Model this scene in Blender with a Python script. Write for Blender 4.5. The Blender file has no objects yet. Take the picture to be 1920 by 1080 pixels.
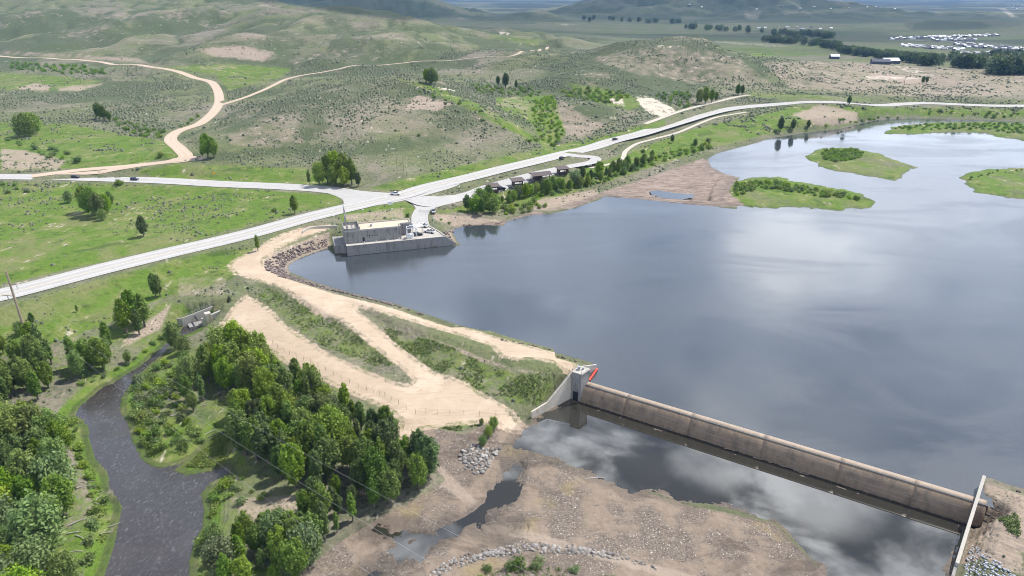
import bpy, math, random
import numpy as np
from mathutils import Vector, Matrix
from mathutils.geometry import delaunay_2d_cdt
RAD = math.radians
rnd = random.Random(11)
rng = np.random.default_rng(11)
S = bpy.context.scene
COL = S.collection

# ------------------------------------------------------------------ camera, light, exposure
PITCH, FPX, CAMZ = RAD(23.6), 1280.0, 112.0
cd = bpy.data.cameras.new('camera'); cam = bpy.data.objects.new('camera', cd); COL.objects.link(cam)
cam.location = (0, 0, CAMZ); cam.rotation_euler = (RAD(90) - PITCH, 0, 0)
cd.sensor_width = 36; cd.lens = 36 * FPX / 1920; cd.clip_start = 1; cd.clip_end = 60000
S.camera = cam
SUN_EL, SUN_AZ = RAD(58), RAD(58)          # azimuth clockwise from +Y (the view direction)
sd = Vector((math.sin(SUN_AZ) * math.cos(SUN_EL), math.cos(SUN_AZ) * math.cos(SUN_EL), math.sin(SUN_EL)))
sl = bpy.data.lights.new('sun', 'SUN'); sun = bpy.data.objects.new('sun', sl); COL.objects.link(sun)
sl.energy = 5.0; sl.angle = RAD(0.5); sl.color = (1, 0.955, 0.89)
sun.rotation_euler = sd.to_track_quat('Z', 'Y').to_euler(); sun.location = (0, 0, 300)
S.view_settings.view_transform = 'Standard'; S.view_settings.look = 'None'
S.view_settings.exposure = 0.44; S.view_settings.gamma = 1
S.cycles.use_denoising = True; S.cycles.filter_width = 1.0
S.cycles.max_bounces = 6; S.cycles.diffuse_bounces = 3; S.cycles.glossy_bounces = 2
S.cycles.transmission_bounces = 3; S.cycles.transparent_max_bounces = 4; S.cycles.volume_bounces = 0
S.cycles.caustics_reflective = False; S.cycles.caustics_refractive = False


class NB:
    """small node builder"""
    def __init__(self, tree):
        self.t = tree; self.n = tree.nodes; self.n.clear()
    def new(self, kind, **kw):
        nd = self.n.new(kind)
        for k, v in kw.items():
            setattr(nd, k, v)
        return nd
    def put(self, sock, v):
        if hasattr(v, 'links') or isinstance(v, bpy.types.NodeSocket):
            self.t.links.new(v, sock)
        elif v is not None:
            if isinstance(v, (tuple, list)) and len(v) == 3 and sock.type == 'RGBA':
                v = (*v, 1)
            sock.default_value = v
    def math(self, op, a, b=None, c=None, clamp=False):
        nd = self.new('ShaderNodeMath', operation=op, use_clamp=clamp)
        self.put(nd.inputs[0], a)
        if b is not None: self.put(nd.inputs[1], b)
        if c is not None: self.put(nd.inputs[2], c)
        return nd.outputs[0]
    def mix(self, f, a, b, mode='MIX'):
        nd = self.new('ShaderNodeMix', data_type='RGBA', blend_type=mode)
        self.put(nd.inputs[0], f); self.put(nd.inputs[6], a); self.put(nd.inputs[7], b)
        return nd.outputs[2]
    def step(self, v, lo, hi, a=0.0, b=1.0):
        nd = self.new('ShaderNodeMapRange', interpolation_type='SMOOTHSTEP')
        self.put(nd.inputs[0], v)
        for i, q in zip((1, 2, 3, 4), (lo, hi, a, b)): self.put(nd.inputs[i], q)
        return nd.outputs[0]
    def noise(self, scale, detail=3, vec=None, rough=0.55, dist=0.0):
        nd = self.new('ShaderNodeTexNoise')
        self.put(nd.inputs['Scale'], scale); self.put(nd.inputs['Detail'], detail)
        self.put(nd.inputs['Roughness'], rough); self.put(nd.inputs['Distortion'], dist)
        if vec is not None: self.put(nd.inputs['Vector'], vec)
        return nd.outputs['Fac']
    def vor(self, scale, vec=None, out='Distance', feature='F1'):
        nd = self.new('ShaderNodeTexVoronoi', feature=feature)
        self.put(nd.inputs['Scale'], scale)
        if vec is not None: self.put(nd.inputs['Vector'], vec)
        return nd.outputs[out]
    def attr(self, name, out='Fac'):
        return self.new('ShaderNodeAttribute', attribute_name=name).outputs[out]
    def objco(self):
        return self.new('ShaderNodeTexCoord').outputs['Object']
    def worldpos(self):
        return self.new('ShaderNodeNewGeometry').outputs['Position']
    def scalev(self, vec, s):
        nd = self.new('ShaderNodeVectorMath', operation='MULTIPLY')
        self.put(nd.inputs[0], vec); self.put(nd.inputs[1], s)
        return nd.outputs[0]
    def bump(self, h, dist=0.1, strength=1.0):
        nd = self.new('ShaderNodeBump')
        self.put(nd.inputs['Height'], h); self.put(nd.inputs['Distance'], dist); self.put(nd.inputs['Strength'], strength)
        return nd.outputs[0]
    def pbr(self, color, rough=0.9, spec=0.2, normal=None, metal=0.0, ior=None):
        nd = self.new('ShaderNodeBsdfPrincipled')
        self.put(nd.inputs['Base Color'], color); self.put(nd.inputs['Roughness'], rough)
        self.put(nd.inputs['Specular IOR Level'], spec); self.put(nd.inputs['Metallic'], metal)
        if ior: self.put(nd.inputs['IOR'], ior)
        if normal is not None: self.put(nd.inputs['Normal'], normal)
        return nd.outputs[0]
    def out(self, surf=None, vol=None):
        o = self.new('ShaderNodeOutputMaterial')
        if surf is not None: self.t.links.new(surf, o.inputs['Surface'])
        if vol is not None: self.t.links.new(vol, o.inputs['Volume'])


# ------------------------------------------------------------------ sky with broken cloud
W = bpy.data.worlds.new('World'); S.world = W; W.use_nodes = True
b = NB(W.node_tree)
sky = b.new('ShaderNodeTexSky', sky_type='NISHITA', sun_disc=False, sun_elevation=SUN_EL, sun_rotation=SUN_AZ)
sky.altitude = 2400; sky.air_density = 1.0; sky.dust_density = 0.6
gen = b.new('ShaderNodeTexCoord').outputs['Generated']
sep = b.new('ShaderNodeSeparateXYZ'); b.put(sep.inputs[0], gen)
zz = b.math('MAXIMUM', sep.outputs[2], 0.06)
cmb = b.new('ShaderNodeCombineXYZ')
b.put(cmb.inputs[0], b.math('DIVIDE', sep.outputs[0], zz)); b.put(cmb.inputs[1], b.math('DIVIDE', sep.outputs[1], zz))
pl = cmb.outputs[0]
c1 = b.noise(0.95, 5, pl, 0.55, 0.2)
c2 = b.noise(2.7, 5, b.scalev(pl, (1, 1, 1)), 0.55, 0.3)
cov = b.step(b.math('ADD', b.math('MULTIPLY', c1, 0.6), b.math('MULTIPLY', c2, 0.4)), 0.40, 0.56)
shade = b.step(b.noise(4.4, 6, b.scalev(pl, (1.0, 1.15, 1.0)), 0.55, 0.45), 0.44, 0.64)
low = b.step(sep.outputs[2], 0.64, 0.46)
def cloud_bank(px_, py_, cosw, amt):
    """a bright bank of cloud standing in one part of the sky"""
    vx, vy, vz = (px_ - 960) / FPX, math.cos(PITCH) - (py_ - 540) / FPX * math.sin(PITCH), math.sin(PITCH) + (py_ - 540) / FPX * math.cos(PITCH)
    nd = b.new('ShaderNodeVectorMath', operation='DOT_PRODUCT'); b.put(nd.inputs[0], gen); L_ = math.sqrt(vx * vx + vy * vy + vz * vz); nd.inputs[1].default_value = (vx / L_, vy / L_, vz / L_)
    f = b.math('ADD', nd.outputs['Value'], b.math('MULTIPLY', b.math('SUBTRACT', c2, .5), (1 - cosw) * 2.4))
    return b.math('MULTIPLY', b.step(f, cosw, 1 - (1 - cosw) * .1), amt)
banks = None
for q in ((1640, 445, .993, .5), (1470, 465, .994, .8), (1740, 300, .985, .5), (1480, 300, .99, .45), (1560, 890, .9965, .7), (1330, 815, .997, .6)):
    k = cloud_bank(*q); banks = k if banks is None else b.math('MAXIMUM', banks, k)
lowcol = b.mix(b.step(b.math('ADD', b.math('MULTIPLY', c2, .5), b.math('MULTIPLY', c1, .5)), .40, .60), (8.0, 9.6, 12.8), (18.0, 20.0, 23.5))
highcol = b.mix(shade, (2.4, 2.7, 3.3), (38.0, 39.0, 40.0))
cloudcol = b.mix(low, highcol, lowcol)
cloudcol = b.mix(banks, cloudcol, (33.0, 34.0, 35.0))
covf = b.math('MULTIPLY', b.math('MAXIMUM', cov, b.math('MULTIPLY', low, .9)), b.step(sep.outputs[2], .86, .70))
skyc = b.mix(b.math('MAXIMUM', covf, banks), sky.outputs[0], cloudcol)
bg = b.new('ShaderNodeBackground'); b.put(bg.inputs[0], skyc); bg.inputs[1].default_value = 0.07
wo = b.new('ShaderNodeOutputWorld'); W.node_tree.links.new(bg.outputs[0], wo.inputs[0])

# ------------------------------------------------------------------ picture <-> place
cP, sP = math.cos(PITCH), math.sin(PITCH)
def raydir(px, py):
    a = (np.asarray(px, float) - 960) / FPX; v = -(np.asarray(py, float) - 540) / FPX
    return a, cP + v * sP, -sP + v * cP
def atz(px, py, z):
    dx, dy, dz = raydir(px, py); t = (z - CAMZ) / dz
    return dx * t, dy * t
def atr(px, py, r):
    dx, dy, dz = raydir(px, py); t = r / dy
    return dx * t, dy * t, CAMZ + dz * t
def proj(x, y, z):
    dep = y * cP - (z - CAMZ) * sP
    up = y * sP + (z - CAMZ) * cP
    dep = np.where(dep < 1, 1, dep)
    return 960 + FPX * x / dep, 540 - FPX * up / dep
def pts(s, z):
    a = np.array([[float(q) for q in p.split(',')] for p in s.split()])
    x, y = atz(a[:, 0], a[:, 1], z)
    return np.stack([x, y], 1)
def px(s):
    return np.array([[float(q) for q in p.split(',')] for p in s.split()])
def sstep(v, lo, hi):
    t = np.clip((v - lo) / (hi - lo), 0, 1); return t * t * (3 - 2 * t)

def sdf(poly, X, Y, far=80.0):
    """signed distance to a polygon, negative inside; beyond far it is just far"""
    out = np.full(X.shape, far)
    m = (X > poly[:, 0].min() - far) & (X < poly[:, 0].max() + far) & (Y > poly[:, 1].min() - far) & (Y < poly[:, 1].max() + far)
    if not m.any(): return out
    x, y = X[m], Y[m]; d2 = np.full(x.shape, far * far); ins = np.zeros(x.shape, bool)
    n = len(poly)
    for i in range(n):
        ax, ay = poly[i]; bx, by = poly[(i + 1) % n]; ex, ey = bx - ax, by - ay
        L = ex * ex + ey * ey + 1e-9
        t = np.clip(((x - ax) * ex + (y - ay) * ey) / L, 0, 1)
        d2 = np.minimum(d2, (x - ax - t * ex) ** 2 + (y - ay - t * ey) ** 2)
        if ay != by:
            c = ((ay > y) != (by > y)) & (x < ex * (y - ay) / ey + ax)
            ins ^= c
    d = np.sqrt(d2); out[m] = np.where(ins, -d, d); return out

def linedist(line, X, Y, far=60.0):
    """distance to a polyline and the z of its nearest point"""
    out = np.full(X.shape, far); zo = np.zeros(X.shape)
    m = (X > line[:, 0].min() - far) & (X < line[:, 0].max() + far) & (Y > line[:, 1].min() - far) & (Y < line[:, 1].max() + far)
    if not m.any(): return out, zo
    x, y = X[m], Y[m]; d2 = np.full(x.shape, far * far); z = np.zeros(x.shape)
    for i in range(len(line) - 1):
        ax, ay, az = line[i]; bx, by, bz = line[i + 1]; ex, ey = bx - ax, by - ay
        t = np.clip(((x - ax) * ex + (y - ay) * ey) / (ex * ex + ey * ey + 1e-9), 0, 1)
        q = (x - ax - t * ex) ** 2 + (y - ay - t * ey) ** 2
        k = q < d2; d2[k] = q[k]; z[k] = (az + t * (bz - az))[k]
    out[m] = np.sqrt(d2); zo[m] = z; return out, zo

def hash2(i, j, s):
    h = (i * 374761393 + j * 668265263 + s * 974634777) & 0xffffffff
    h = ((h ^ (h >> 13)) * 1274126177) & 0xffffffff
    return ((h ^ (h >> 16)) & 0xffff) / 65535.0
def vnoise(x, y, s=0):
    i = np.floor(x).astype(np.int64); j = np.floor(y).astype(np.int64); u = x - i; v = y - j
    u = u * u * u * (u * (u * 6 - 15) + 10); v = v * v * v * (v * (v * 6 - 15) + 10)
    a = hash2(i, j, s); b_ = hash2(i + 1, j, s); c = hash2(i, j + 1, s); d = hash2(i + 1, j + 1, s)
    return a + (b_ - a) * u + (c - a) * v + (a - b_ - c + d) * u * v - 0.5
def fbm(x, y, s=0, oc=4):
    o = 0; a = 1.0
    for k in range(oc):
        o = o + a * vnoise(x + 17.3 * k, y - 9.1 * k, s + k); a *= 0.5; x = x * 2.03; y = y * 2.03
    return o

# ------------------------------------------------------------------ traced outlines
POOLZ, RIVZ = -5.3, -6.2
# powerhouse frame: origin at the front left corner of its base, u along the front wall, v to the back
PO = np.array([-75.4, 293.0]); PU = np.array([0.956, 0.294]); PV = np.array([-0.294, 0.956])
def ph(u, v): return PO + PU * u + PV * v
def phv(u, v, z): q = ph(u, v); return Vector((q[0], q[1], z))
WL, WR = np.array([22.0, 183.7]), np.array([113.2, 128.8])      # weir crest ends
WD = (WR - WL) / np.linalg.norm(WR - WL); WN = np.array([WD[1], -WD[0]])   # WN: downstream
LAKE = np.concatenate([
    pts('1103,682 1040,665 940,637 840,607 740,573 640,548 583,530 540,513 533,503 540,493 567,480 600,468 617,462', 0),
    np.array([ph(-5, 5), ph(1.5, 4), ph(44, 4), ph(50.5, 0.6), ph(51.8, 0.2)]),
    pts('853,453 840,437 850,427 873,422 907,420 940,422 950,413 993,402 1030,400 1070,390 1117,375 1130,367 1200,372 1290,382 1380,390 '
        '1360,372 1366,352 1383,333 1357,327 1330,313 1322,298 1345,286 1397,273 1430,263 1453,257 1513,248 1580,240 1613,231 1647,224 1713,221 1897,227 1920,228 2300,231', 0),
    pts('2300,262 2600,300 2600,420', 0), np.array([[330.0, 190.0], [190.0, 150.0]]),
    pts('1920,923 1880,910 1850,900', 0),
    np.array([WR + WD * 1.5 + WN * 1.5, WL + WN * 1.5, [20.5, 186.0], [26.2, 191.6]])])
ISL = [pts('1518,295 1533,283 1563,278 1597,278 1630,285 1663,295 1697,307 1717,313 1690,327 1673,337 1647,333 1613,328 1563,320 1533,310', 0),
       pts('1366,352 1372,342 1413,333 1457,333 1497,343 1557,353 1610,364 1632,378 1620,388 1570,393 1480,390 1420,387 1375,385 1362,372', 0),
       pts('1802,332 1813,328 1847,320 1873,317 1920,315 2050,312 2090,345 2050,378 1920,372 1870,366 1830,360 1810,348', 0),
       pts('1663,245 1680,238 1747,231 1847,229 1920,231 2200,240 2200,275 1920,263 1867,255 1847,249 1780,248 1713,252 1663,250', 0)]
MUDPOOL = pts('1218,358 1235,357 1265,362 1298,364 1303,369 1280,374 1240,371 1222,365', 0.15)
POOL = np.concatenate([
    np.array([WL + WN * 2.5, WR + WN * 2.5, [108.6, 125.9], [96.8, 111.0], [92, 105], [84, 100]]),
    pts('1537,1082 1520,1057 1497,1030 1467,1000 1447,983 1363,958 1330,950 1273,947 1223,927 1180,933 1157,917 1107,897 1073,880 1023,863 983,853 '
        '933,853 947,837 957,820 973,800 992,791', POOLZ),
    np.array([[5.2, 172.2], [17.8, 182.8]])])
CHAN = [pts('968,872 955,895 946,925 930,942 915,952 890,972 850,992 800,1015 740,1052 690,1085 640,1120', -5.2),
        pts('700,990 730,1000 760,1005 800,1004', -5.2), pts('930,935 900,985 930,1000 960,990', -5.2)]
CHW = [1.6, 1.1, 1.0]
RIVER = pts('352,606 340,612 315,637 290,660 260,685 235,700 205,720 190,724 165,745 143,763 134,780 150,790 157,800 163,830 170,860 193,887 200,920 222,953 213,987 207,1020 193,1063 187,1080 175,1140 150,1220 '
            '375,1220 365,1140 363,1080 363,1053 370,1020 387,987 390,953 383,927 400,907 440,887 427,872 393,880 353,887 335,880 350,868 400,817 433,807 407,806 393,827 367,852 333,867 310,873 290,871 273,860 257,830 247,793 230,770 233,747 253,717 267,700 293,677 313,660 337,633 367,622 392,606', RIVZ)
MARSH = px('310,880 345,862 400,815 435,800 470,812 450,840 425,868 390,880 352,892 335,890')
TRACKP = px('905,985 960,985 1030,1005 1110,1030 1200,1052 1300,1078 1400,1110 1360,1120 1250,1085 1150,1056 1060,1032 980,1010 915,1000')
SANDP = [pts('617,434 567,441 533,452 500,468 467,484 440,494 430,503 443,517 477,526 533,545 567,566 600,588 640,598 673,622 723,658 757,680 777,697 772,707 757,708 730,700 680,680 640,663 617,655 567,622 533,602 510,577 483,560 460,553 447,559 417,583 398,595 '
            '420,604 460,612 500,632 533,657 583,677 640,707 700,733 723,742 752,766 745,790 755,812 762,824 782,812 778,790 781,778 840,770 900,765 977,772 992,766 975,755 933,738 873,708 813,688 780,668 740,641 707,615 673,588 662,574 707,586 773,606 873,636 923,652 940,672 973,680 1007,678 1057,690 1077,693 '
            '1083,683 1040,669 940,641 840,611 740,578 633,554 567,534 520,521 493,508 491,494 517,477 567,454 617,441', 2.0)]
CREST = np.array([(*atz(a, c, z), z) for a, c, z in ((620, 437, 5), (567, 447, 4.4), (510, 474, 3.6), (478, 497, 3.2), (500, 519, 3.2), (580, 542, 3.2), (640, 563, 3.2), (740, 585, 3.2), (840, 618, 3.2), (940, 650, 3.2), (1040, 676, 3.4), (1078, 689, 3.6))], float)
RCREST = np.array([(*atz(a, c, 3.0), 3.0) for a, c in ((1858, 916), (1920, 938), (2050, 985))], float)
BRANCH = np.array([(*atz(a, c, z), z) for a, c, z in ((600, 557, 3.0), (660, 590, 2.2), (700, 622, 1.4), (740, 655, .6), (790, 695, -.4), (800, 725, -1), (780, 765, -1.6))], float)
GRAVELZ = px('762,822 800,800 870,815 900,800 985,792 1000,850 1110,890 1280,945 1450,980 1520,1050 1560,1100 1100,1150 560,1130 540,1090 640,1015 730,960 800,925 835,900 790,850')

# ------------------------------------------------------------------ height field: control points in log-polar space
def Z(a, c, z): x, y = atz(a, c, z); return (float(x), float(y), z)
def G(a, c, r): x, y, z = atr(a, c, r); return (float(x), float(y), float(z))
def A(a, r, z):
    dx, dy, _ = raydir(a, 100); return (float(dx / dy * r), float(r), z)
CP = [Z(*q) for q in (
    (0, 552, 6), (217, 497, 6), (467, 437, 6), (625, 396, 6.2), (760, 363, 6.5), (907, 327, 7), (1073, 283, 7), (1207, 247, 8), (1347, 207, 9), (1480, 193, 9), (1713, 193, 9), (1920, 198, 9), (2200, 205, 9),
    (0, 330, 9), (250, 337, 7.5), (550, 350, 7), (-200, 330, 9),
    (100, 430, 5), (300, 400, 5), (480, 390, 6), (-200, 480, 6), (100, 620, 1), (250, 550, 2), (400, 500, 3), (400, 560, 1), (30, 690, -3), (-200, 700, -2),
    (120, 700, -4.2), (330, 600, -3.5), (500, 720, -4.0), (650, 850, -4.2), (300, 760, -4.6), (100, 850, -4.4), (60, 1000, -4.4), (-150, 900, -4), (450, 980, -4.6), (750, 880, -4.2), (430, 1080, -4.6), (200, 1250, -5), (560, 1150, -4.6),
    (560, 640, -1.0), (640, 690, -1.3), (780, 765, -1.7), (900, 780, -2.5), (960, 760, -1.8), (450, 580, -0.6), (700, 680, -0.7), (600, 610, 0.6), (830, 660, 1.0),
    (850, 850, -4.2), (900, 830, -3.6), (1000, 900, -5.05), (1150, 960, -4.75), (1300, 1020, -4.7), (900, 1000, -5.1), (800, 1050, -5.15), (1450, 1070, -5.0), (1250, 1150, -4.5), (700, 1040, -4.8),
    (960, 1062, -3.6), (1080, 1075, -3.2), (1000, 1150, -2),
    (1880, 940, 2.4), (1900, 1000, 0), (1860, 1060, -3.2), (1980, 1080, -1), (2200, 1000, 2),
    (800, 430, 4.6), (720, 400, 6), (640, 425, 5), (850, 400, 4), (970, 338, 6), (1060, 318, 6.2), (1000, 360, 3), (900, 395, 2), (1100, 340, 2.5), (1000, 385, 1.0),
    (1200, 340, 0.5), (1300, 320, .5), (1150, 355, .6), (1180, 300, 3), (1300, 265, 3), (1420, 240, 4), (1540, 222, 9), (1620, 210, 6), (1700, 207, 5), (1900, 212, 5), (2300, 215, 5),
    (700, 330, 8), (620, 340, 8))]
CP += [G(*q) for q in (
    # first rounded hill beside the highway
    (650, 290, 446), (480, 262, 488), (700, 222, 548), (760, 200, 588), (820, 185, 630), (640, 200, 575), (550, 225, 545), (750, 152, 668), (660, 160, 660), (560, 180, 645), (950, 232, 530), (900, 150, 840), (1030, 180, 720), (1100, 190, 655), (1060, 225, 590), (1005, 262, 525), (870, 175, 690), (800, 250, 505), (900, 260, 500), (560, 290, 450), (420, 265, 495),
    # meadow valley left
    (420, 150, 800), (100, 160, 790), (100, 230, 570), (250, 200, 640), (420, 195, 655), (-150, 200, 650), (0, 105, 1120), (200, 118, 980), (-200, 110, 1150), (340, 290, 440),
    # big ridge behind
    (200, 60, 1380), (200, 0, 1800), (200, -45, 2300), (0, 20, 1650), (0, -40, 2300), (-250, 0, 1900), (-250, -60, 2600), (600, 128, 880), (600, 75, 1130), (600, 17, 1450), (430, 60, 1250), (420, 5, 1650), (480, -6, 1800),
    (760, 33, 1480), (760, 75, 1150), (900, 105, 1000), (900, 51, 1480), (1040, 63, 1520), (1027, 88, 1150), (1000, 75, 1300),
    # middle hill
    (1250, 79, 980), (1180, 90, 960), (1320, 88, 980), (1250, 112, 890), (1250, 150, 805), (1120, 120, 880), (1120, 150, 790), (1350, 130, 860), (1360, 160, 790), (1160, 170, 715),
    (1420, 109, 1010), (1420, 150, 830), (1520, 112, 1020), (1550, 160, 800), (1650, 119, 1010), (1650, 160, 800), (1900, 131, 950), (1900, 165, 800), (1780, 126, 980), (1780, 165, 800), (2200, 135, 950),
    # far: mesas, conifer hill, mountains
    (1340, 44, 2450), (1340, 22, 2900), (1500, 46, 2400), (1500, 24, 2800), (1700, 44, 2450), (1700, 26, 3000), (1780, 36, 2350), (1780, 57, 2050), (1900, 45, 2450), (1920, 22, 3200), (2200, 30, 3000),
    (1480, 12, 4000), (1600, 8, 5000), (1800, 4, 5200), (1600, -20, 9000), (1900, -25, 9500), (2200, -20, 9000),
    (1040, 33, 3000), (1100, 36, 2900), (1200, 38, 2850), (1280, 40, 2800), (1068, 10, 3350), (1110, -6, 3450), (1160, -20, 3550), (1280, -42, 3650), (1400, -46, 3900), (1200, 14, 3150), (1280, 12, 3150), (1025, 25, 3600),
    (985, 17, 2700), (940, 29, 2700), (1032, 36, 2650), (985, 42, 2330), (900, 38, 2600), (1080, 42, 2500),
    (480, -34, 3300), (560, -16, 3150), (640, -11, 3050), (720, -5, 3000), (790, 5, 2950), (840, 19, 2900), (868, 33, 2800), (700, 36, 2300), (800, 42, 2250), (400, -45, 3600), (0, -60, 6500), (-300, -60, 7000),
    (900, 2, 6000), (960, 7, 6000), (850, -3, 6500), (1000, 4, 6500), (1000, -6, 20000), (500, -40, 20000), (1500, -30, 20000), (2200, -30, 20000), (-300, -60, 20000))]
CP += [A(*q) for q in (
    (600, 1900, 40), (600, 2700, 12), (420, 2600, 40), (420, 3500, 20), (760, 2000, 15), (760, 2800, 4), (900, 2000, 8), (900, 2800, 2), (1040, 1900, 6), (1040, 2600, 1),
    (1250, 1200, 9), (1250, 1450, 3), (1420, 1180, 5), (1650, 1150, 2), (1900, 1120, 2), (2200, 1150, 2),
    (1200, 2000, 1), (1400, 1600, 2), (1400, 2100, 1), (1650, 1500, 1), (1650, 2000, 2), (1900, 1500, 1), (1900, 2050, 2), (1150, 2600, 1), (950, 3600, 1), (985, 3100, 4), (700, 4200, 15), (820, 4000, 3), (-200, 3200, 110),
    (-200, 60, -5), (960, 60, -3), (2100, 60, -2), (1000, 90, -1), (1500, 90, -3), (400, 90, -5))]
CP = np.array(CP)
def lp(x, y): return np.arctan2(x, y), np.log(np.maximum(np.hypot(x, y), 20.0))
_u, _v = lp(CP[:, 0], CP[:, 1]); n = len(CP)
def tk(d2): return np.where(d2 > 1e-12, 0.5 * d2 * np.log(d2 + 1e-12), 0)
_K = tk((_u[:, None] - _u) ** 2 + (_v[:, None] - _v) ** 2) + np.eye(n) * 2e-5
_Pm = np.stack([np.ones(n), _u, _v], 1)
_M = np.zeros((n + 3, n + 3)); _M[:n, :n] = _K; _M[:n, n:] = _Pm; _M[n:, :n] = _Pm.T
_w = np.linalg.solve(_M, np.concatenate([CP[:, 2], np.zeros(3)]))
def tps(x, y):
    o = np.empty(x.size); xf, yf = x.ravel(), y.ravel()
    for s in range(0, x.size, 40000):
        u, v = lp(xf[s:s + 40000], yf[s:s + 40000])
        o[s:s + 40000] = tk((u[:, None] - _u) ** 2 + (v[:, None] - _v) ** 2) @ _w[:n] + _w[n] + u * _w[n + 1] + v * _w[n + 2]
    return o.reshape(x.shape)

PADS = []                                   # (polygon, z, feather)
PADS.append((np.array([ph(-0.5, 4), ph(46, 2.5), ph(45, 8), ph(41, 22), ph(30, 24), ph(28, 16), ph(-0.5, 16)]), 4.45, 2.5))
ROADS = []                                  # (polyline xyz, half width): the ground is levelled under them
CUTW = np.array([WL - WN * 0.6, WR - WN * .6, WR + WN * 5.5, WL + WN * 5.5])
CUTT = np.array([[18.4, 181.2], [21, 179.3], [24.8, 182.6], [21.5, 184.8]])
_oc, _os = math.cos(math.atan2(10.6, 14.9)), math.sin(math.atan2(10.6, 14.9))
CUTO = np.array([(-117.5 + a_ * _oc - c_ * _os, 237.5 + a_ * _os + c_ * _oc) for a_, c_ in ((-11, -2.6), (-3.5, -2.7), (9.8, -1.7), (9.8, 2.9), (-8.8, 1.8), (-10.5, 3.4))])
KNOLLS = []
for a_, c_, r_, w_, h_ in ((490, 252, 500, 48, 6), (800, 183, 640, 42, 9), (720, 232, 545, 70, 7), (600, 205, 590, 50, 6), (900, 205, 590, 45, 5), (1255, 92, 950, 85, 9), (1170, 118, 850, 60, 7), (1100, 150, 780, 50, 6), (1340, 118, 880, 55, 6), (1440, 130, 880, 60, 5), (700, 100, 1080, 90, 12), (450, 95, 1050, 80, 10), (120, 75, 1250, 110, 16), (300, 50, 1400, 110, 16), (560, 60, 1220, 90, 12), (30, 40, 1500, 110, 16), (760, 60, 1300, 90, 10), (1545, 218, 690, 38, 5), (1080, 215, 620, 32, 4), (620, 130, 930, 50, 5)):
    q_ = atr(a_, c_, r_); KNOLLS.append((float(q_[0]), float(q_[1]), w_, h_ * 1.45))
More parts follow.
